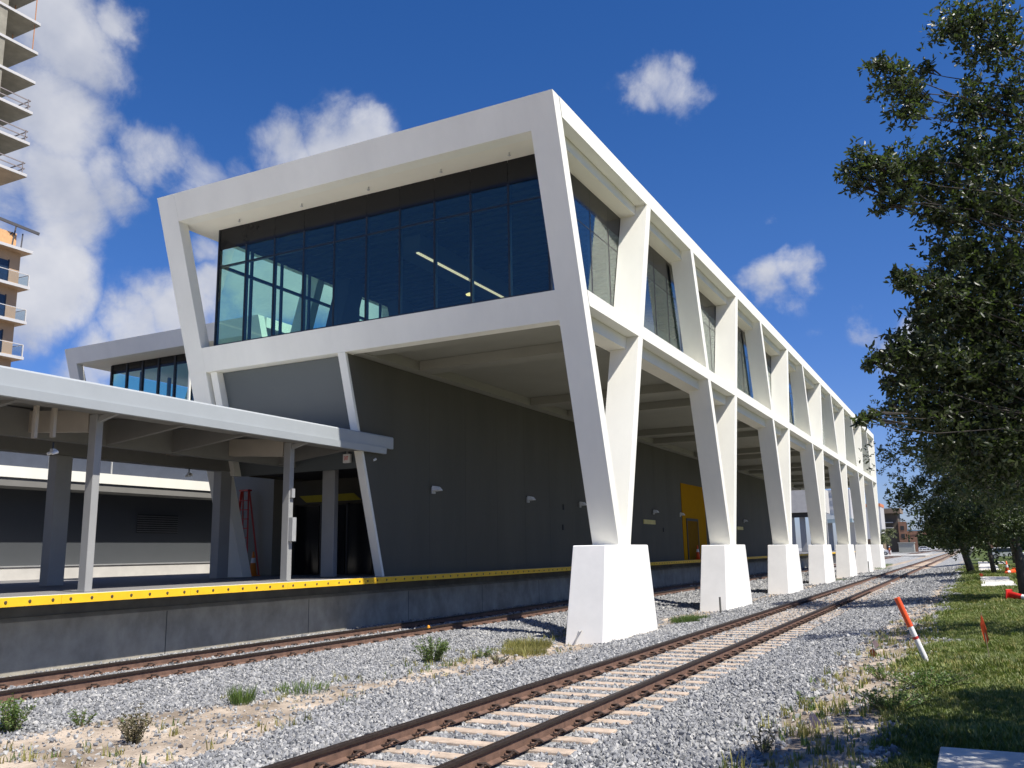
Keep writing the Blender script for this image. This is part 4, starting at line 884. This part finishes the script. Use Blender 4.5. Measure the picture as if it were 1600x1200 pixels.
# ------------------------------------------------------------------ tower at the left
Tw = thing('residential_tower', 'tall tower at the left edge, bare concrete floors above finished tan balconies', 'tower', (-85, 38, 0))
TX, TY = -74.8, 48
for k, z in enumerate([59.0, 55.9, 52.76, 49.71, 46.67, 43.55, 40.44, 37.28]):
    s = obj('floor_slab', MB().box(TX-22, TX, TY-7.3, TY, z-.28, z), M_towerc, Tw); obj('slab_edge', MB().box(TX, TX+.03, TY-7.28, TY-.02, z-.26, z+.0), M_towerw, s)
    obj('column', MB().box(TX-.75, TX-.1, TY-4.4, TY-3.2, z, z+2.8), M_towerc, Tw); obj('column', MB().box(TX-9, TX-8, TY-5, TY-4, z, z+2.9), M_towerc, Tw)
    if k < 4:
        for yy, xx in ((TY-6.4, TX-.4), (TY-3.3, TX-.35), (TY-.4, TX-.3), (TY-.4, TX-3.6)): obj('prop', MB().tube([(xx, yy, z), (xx, yy, z+2.85)], .055, 6), mat('prop_orange', (.42, .2, .1), .7), Tw)
    if k >= 5:
        R_ = MB()
        for zz in (.55, 1.1): R_.bar((TX-.25, TY-7.2, z+zz), (TX-.25, TY-.15, z+zz), .07, .09).bar((TX-5, TY-.2, z+zz), (TX-.15, TY-.2, z+zz), .07, .09)
        for yy in (TY-6, TY-3.2, TY-.35): R_.bar((TX-.25, yy, z), (TX-.25, yy, z+1.2), .07, .07)
        obj('guard_rail', R_, mat('rail_grey', (.25, .22, .22), .7), Tw)
obj('core_wall', MB().box(TX-22, TX-9.5, TY-7, TY-3, 36, 61), M_towerc, Tw)
TX2 = TX+1.85
obj('wall', MB().box(TX-22, TX2-.95, TY-18, TY-.5, 0, 29.2), M_towert, Tw)
obj('parapet_wall', MB().box(TX-22, TX2-1.0, TY-18, TY-1.0, 29.46, 31.0), mat('tower_orange', (.62, .36, .17), .8), Tw)
for z in (29.45, 26.09, 22.88, 19.67, 16.4):
    bs_ = obj('balcony_slab', MB().box(TX2-4, TX2, TY-14, TY, z-.24, z), M_towert, Tw); obj('slab_edge', MB().box(TX2+.001, TX2+.03, TY-14, TY, z-.25, z+.01), M_towerw, bs_)
    if z > 28: continue
    w = obj('window', MB().box(TX2-.95, TX2-.91, TY-7, TY-1.6, z+.05, z+2.2), M_winblue, Tw); obj('window_frame', MB().box(TX2-.95, TX2-.89, TY-1.6, TY-1.5, z+.05, z+2.3), M_black, w)
    G_ = obj('balcony_rail', MB().bar((TX2-.1, TY-14, z+1.1), (TX2-.1, TY-.1, z+1.1), .06, .06).bar((TX2-2, TY-.1, z+1.1), (TX2-.1, TY-.1, z+1.1), .06, .06), M_towerw, Tw)
    for yy in (TY-.1, TY-3.2, TY-6.3, TY-9.4): obj('rail_post', MB().box(TX2-.14, TX2-.06, yy-.05, yy+.05, z, z+1.1), M_towerw, G_)
    obj('rail_glass', MB().box(TX2-.11, TX2-.09, TY-14, TY-.15, z+.1, z+1.02), M_glasst, G_); obj('rail_glass', MB().box(TX2-2, TX2-.15, TY-.11, TY-.09, z+.1, z+1.02), M_glasst, G_)
ho = MB(); ho.bar((TX2-3, TY-9, 33.2), (TX2+.1, TY+.4, 31.2), .15, .25).bar((TX2-1.0, TY-1.4, 29.5), (TX2-.9, TY-1.2, 31.6), .12, .12).bar((TX2-1.3, TY-2.6, 29.5), (TX2-1, TY-1.4, 31), .12, .12).bar((TX2-.4, TY-.9, 29.5), (TX2-.6, TY-.7, 31), .1, .1)
obj('roof_hoist', ho, mat('hoist_dark', (.05, .05, .055), .6), Tw)

# ------------------------------------------------------------------ far things down the line
Mu = thing('mural_building', 'white building with a blue and orange stripe seen between the far columns', 'building', (-24, 172, 0))
obj('wall', MB().box(-24.0, -19.2, 170, 185, 6.9, 12.1), M_towerw, Mu); obj('stripe', MB().box(-24.05, -23.55, 169.94, 169.99, 6.9, 12.1), mat('mural_blue', (.05, .22, .5), .6), Mu)
obj('stripe', MB().box(-23.9, -23.6, 169.88, 169.93, 8.0, 9.8), mat('mural_orange', (.8, .3, .05), .6), Mu)
for i in range(2):
    for z in (7.9, 9.5, 11): obj('window', MB().box(-22.6+i*1.7, -21.6+i*1.7, 169.95, 169.99, z, z+.7), mat('far_window', (.35, .36, .38), .3), Mu)
obj('canopy', MB().box(-24.4, -19, 168.5, 170, 6.2, 6.85), mat('teal_grey', (.3, .38, .4), .6), Mu)
for i in range(3): obj('pier', MB().box(-23.5+i*1.9, -22.7+i*1.9, 170.5, 171.2, 0, 6.2), M_steel, Mu)
Bx = thing('white_volume', 'pale grey overhanging block seen between third and fourth columns', 'building', (-24, 132, 0))
obj('upper_block', MB().box(-24, -18.8, 132, 140, 6.85, 10.2), M_concl, Bx)
for i in range(4): obj('pier', MB().box(-23.6+i*1.5, -22.9+i*1.5, 133, 133.7, 1.2, 6.85), M_steel, Bx)
obj('lintel', MB().box(-23.8, -19, 132.6, 133.6, 6.2, 6.84), M_joint, Bx)
Ob = thing('orange_topped_building', 'narrow white building with an orange parapet just right of the station end', 'building', (-25, 282, 0))
obj('wall', MB().box(-28.5, -23.6, 280, 292, 4, 13.3), M_towerw, Ob); obj('parapet', MB().box(-28.6, -23.5, 279.9, 292, 13.3, 14.2), mat('far_orange', (.6, .2, .08), .7), Ob)
for z in (6.5, 9, 11.3): obj('window', MB().box(-25.8, -24.4, 279.93, 279.99, z, z+1.4), M_winblue, Ob)
obj('base', MB().box(-28, -23.8, 281, 291, 0, 4), M_brown, Ob)
Br = thing('brown_building', 'brown multistorey building with a wide overhanging flat roof beyond the station', 'building', (-22, 302, 0))
obj('roof', MB().box(-25.5, -19.6, 299, 312, 11.9, 13.4), M_brown, Br); obj('wall', MB().box(-25, -20.6, 301, 312, 0, 11.9), mat('brown_shade', (.10, .085, .065), .85), Br)
for z in (7.6, 9.2): obj('balcony', MB().box(-24.6, -22.0, 299.6, 301, z-.25, z), M_concl, Br)
obj('tower_pier', MB().box(-20.5, -18.2, 299, 303, 0, 9.2), M_brick, Br)
for z in (4.2, 6.6): obj('window', MB().box(-19.9, -18.9, 298.93, 298.99, z, z+1.3), M_joint, Br)
obj('window', MB().box(-19.9, -18.9, 298.93, 298.99, .3, 2.8), M_joint, Br)
Pb = thing('footbridge', 'blue steel truss footbridge on brick piers crossing the line far away', 'bridge', (-14, 300, 0))
tr = MB(); 
for z in (6.3, 8.4): tr.box(-18.2, 6, 299.6, 299.8, z, z+.25).box(-18.2, 6, 302, 302.2, z, z+.25)
obj('chords', tr, M_teal, Pb)
dg = MB()
for i in range(12): dg.bar((-18+2*i, 299.7, 6.4), (-17+2*i, 299.7, 8.5), .14, .14).bar((-17+2*i, 299.7, 8.5), (-16+2*i, 299.7, 6.4), .14, .14)
obj('diagonals', dg, M_teal, Pb); obj('roof', MB().box(-18.4, 6.2, 299.3, 302.5, 8.9, 9.1), mat('bridge_roof', (.5, .6, .66), .4), Pb)
obj('deck', MB().box(-18.2, 6, 299.5, 302.3, 5.2, 6.28), M_brick, Pb); obj('pier', MB().box(-17.6, -15.6, 299.6, 302, 0, 5.2), M_brick, Pb); obj('pier', MB().box(4, 6, 299.6, 302, 0, 5.2), M_brick, Pb)
tag(obj('utility_hut', MB().box(-20.2, -16.0, 288, 292, 0, 2.7).box(-20.4, -15.8, 287.8, 292.2, 2.702, 2.9), mat('hut_grey', (.33, .34, .31), .8)), 'low grey hut below the footbridge', 'hut')
def palm(x, y, h, label):
    T = thing('palm_tree', label, 'tree', (x, y, 0), 'palms before the brown building'); obj('trunk', MB().tube([(x, y, 0), (x+.2, y, h)], [.22, .16], 8), M_bark, T)
    P = []; Dd = []
    for k in range(34):
        a = random.uniform(0, 6.28); el = random.uniform(-.5, 1.0); d = Vector((math.cos(a)*math.cos(el), math.sin(a)*math.cos(el), math.sin(el)))
        for s_ in range(9):
            f = s_/9; c = Vector((x+.2, y, h))+d*(2.2*f)+Vector((0, 0, -1.1*f*f)); 
            for q_ in (-1, 1): P.append(c); Dd.append((d*.5+Vector((-d.y, d.x, 0)).normalized()*q_+Vector((0, 0, -.4))).normalized())
    P = np.array(P); Dd = np.array(Dd); V, F = leaf_quads(P, Dd, sidev(Dd), np.full(len(P), .8), np.full(len(P), .14)); put('fronds', npmesh('fronds', V-np.array([[x, y, 0]]), F, mat('palm_frond', (.11, .13, .045), .5, island=.4)), (x, y, 0), T)['kind'] = 'stuff'
palm(-19.8, 250, 5.6, 'palm in front of the brown brick pier'); palm(-22.3, 255, 4.6, 'bushy palm left of the brown building'); palm(-21, 245, 3.9, 'lowest palm beside the white truck')
def vehicle(name, label, cat, x, y, L_, w, h, col, pick=False):
    T = thing(name, label, cat, (x, y, 0)); m = mat('paint_'+label[:5], col, .3)
    pr = [(-L_/2, .4), (L_/2, .4), (L_/2, h*.55), (L_*.28, h*.6), (L_*.15, h), (-L_*.12 if pick else -L_*.33, h), (-L_*.18 if pick else -L_*.46, h*.62), (-L_/2, h*.6)]
    obj('body', MB().exy([(x+a, z) for a, z in pr], y-w/2, y+w/2), m, T, bevel=.04)
    obj('window', MB().exy([(x+L_*.24, h*.63), (x+L_*.14, h*.94), (x-(L_*.1 if pick else L_*.3), h*.94), (x-(L_*.14 if pick else L_*.4), h*.64)], y-w/2-.01, y+w/2+.01), M_winblue, T)
    for a in (-.31, .31):
        for s_ in (-1, 1): wv = obj('wheel', MB().tube([(x+a*L_, y+s_*w/2-.1, .36), (x+a*L_, y+s_*w/2+.1, .36)], .36, 14), M_tyre, T); obj('rim', MB().tube([(x+a*L_, y+s_*(w/2+.1), .36), (x+a*L_, y+s_*(w/2+.115), .36)], .2, 12), M_fix, wv)
vehicle('pickup_truck', 'white pickup truck parked past the last pedestal', 'truck', -19.3, 212, 5.6, 2, 1.9, (.75, .75, .74), True)
vehicle('parked_car', 'red car on the road beyond the grey hut', 'car', -21.2, 345, 4.3, 1.8, 1.5, (.55, .02, .03))
vehicle('parked_car', 'white car on the far road right of the red car', 'car', -18.5, 400, 4.6, 1.8, 1.5, (.8, .8, .8))
vehicle('parked_car', 'white car glimpsed between trunks on the right', 'car', 3.5, 128, 4.5, 1.8, 1.5, (.78, .78, .78))
struct(obj('road', MB().box(-400, 400, 335, 350, -.3, .015), M_asph)); struct(obj('crossing_road', MB().box(-60, -9, 196, 230, -.3, -.02), mat('pale_paving', (.42, .41, .38), .9, .08, .5)))
# worker
Pe = thing('person', 'person in an orange high-visibility vest standing by the white truck', 'person', (-16.7, 211, 0))
def skin(name, V, E, R_, m, par):
    me = bpy.data.meshes.new(name); me.from_pydata(V, E, []); o = bpy.data.objects.new(name, me); C.objects.link(o); o.parent = par
    md = o.modifiers.new('skin', 'SKIN')
    for i, d in enumerate(me.skin_vertices[0].data): d.radius = (R_[i], R_[i]*.85); d.use_root = i == 0
    o.modifiers.new('sub', 'SUBSURF').render_levels = 1; me.materials.append(m); return o
skin('body', [(0,0,.95),(0,0,1.2),(0,0,1.42),(0,0,1.55),(0,0,1.68),(-.2,0,1.4),(-.27,0,1.12),(-.25,-.08,.86),(.2,0,1.4),(.27,0,1.12),(.25,-.08,.86),(-.1,0,.9),(-.12,-.02,.48),(-.12,0,.06),(-.12,-.14,.03),(.1,0,.9),(.12,-.02,.48),(.13,0,.06),(.13,-.14,.03)],
     [(0,1),(1,2),(2,3),(3,4),(2,5),(5,6),(6,7),(2,8),(8,9),(9,10),(0,11),(11,12),(12,13),(13,14),(0,15),(15,16),(16,17),(17,18)],
     [.16,.16,.15,.06,.11,.07,.05,.04,.07,.05,.04,.1,.075,.055,.04,.1,.075,.055,.04], mat('dark_clothes', (.25, .06, .05), .8), Pe)
skin('vest', [(0,0,.95),(0,0,1.2),(0,0,1.44)], [(0,1),(1,2)], [.18,.19,.19], mat('vest_orange', (.8, .3, .04), .6), Pe); skin('head', [(0,-.01,1.6),(0,-.01,1.72)], [(0,1)], [.095,.1], mat('skin_tone', (.4, .25, .17), .6), Pe)
obj('hard_hat', MB().lathe((-16.7, 211, 1.72), [(.15, 0), (.13, .06), (.08, .12), (.01, .14)], 12), M_whitep, Pe)
Sg = thing('rail_signal', 'red railway signal on a thin post at the end of the track', 'signal', (-3.6, 190, 0))
obj('post', MB().tube([(-3.6, 190, -.1), (-3.6, 190, 2.0)], .07, 8), M_fix, Sg); obj('signal_head', MB().tube([(-3.6, 189.9, 2.35), (-3.6, 190.1, 2.35)], .35, 14), mat('signal_red', (.7, .03, .03), .5), Sg)
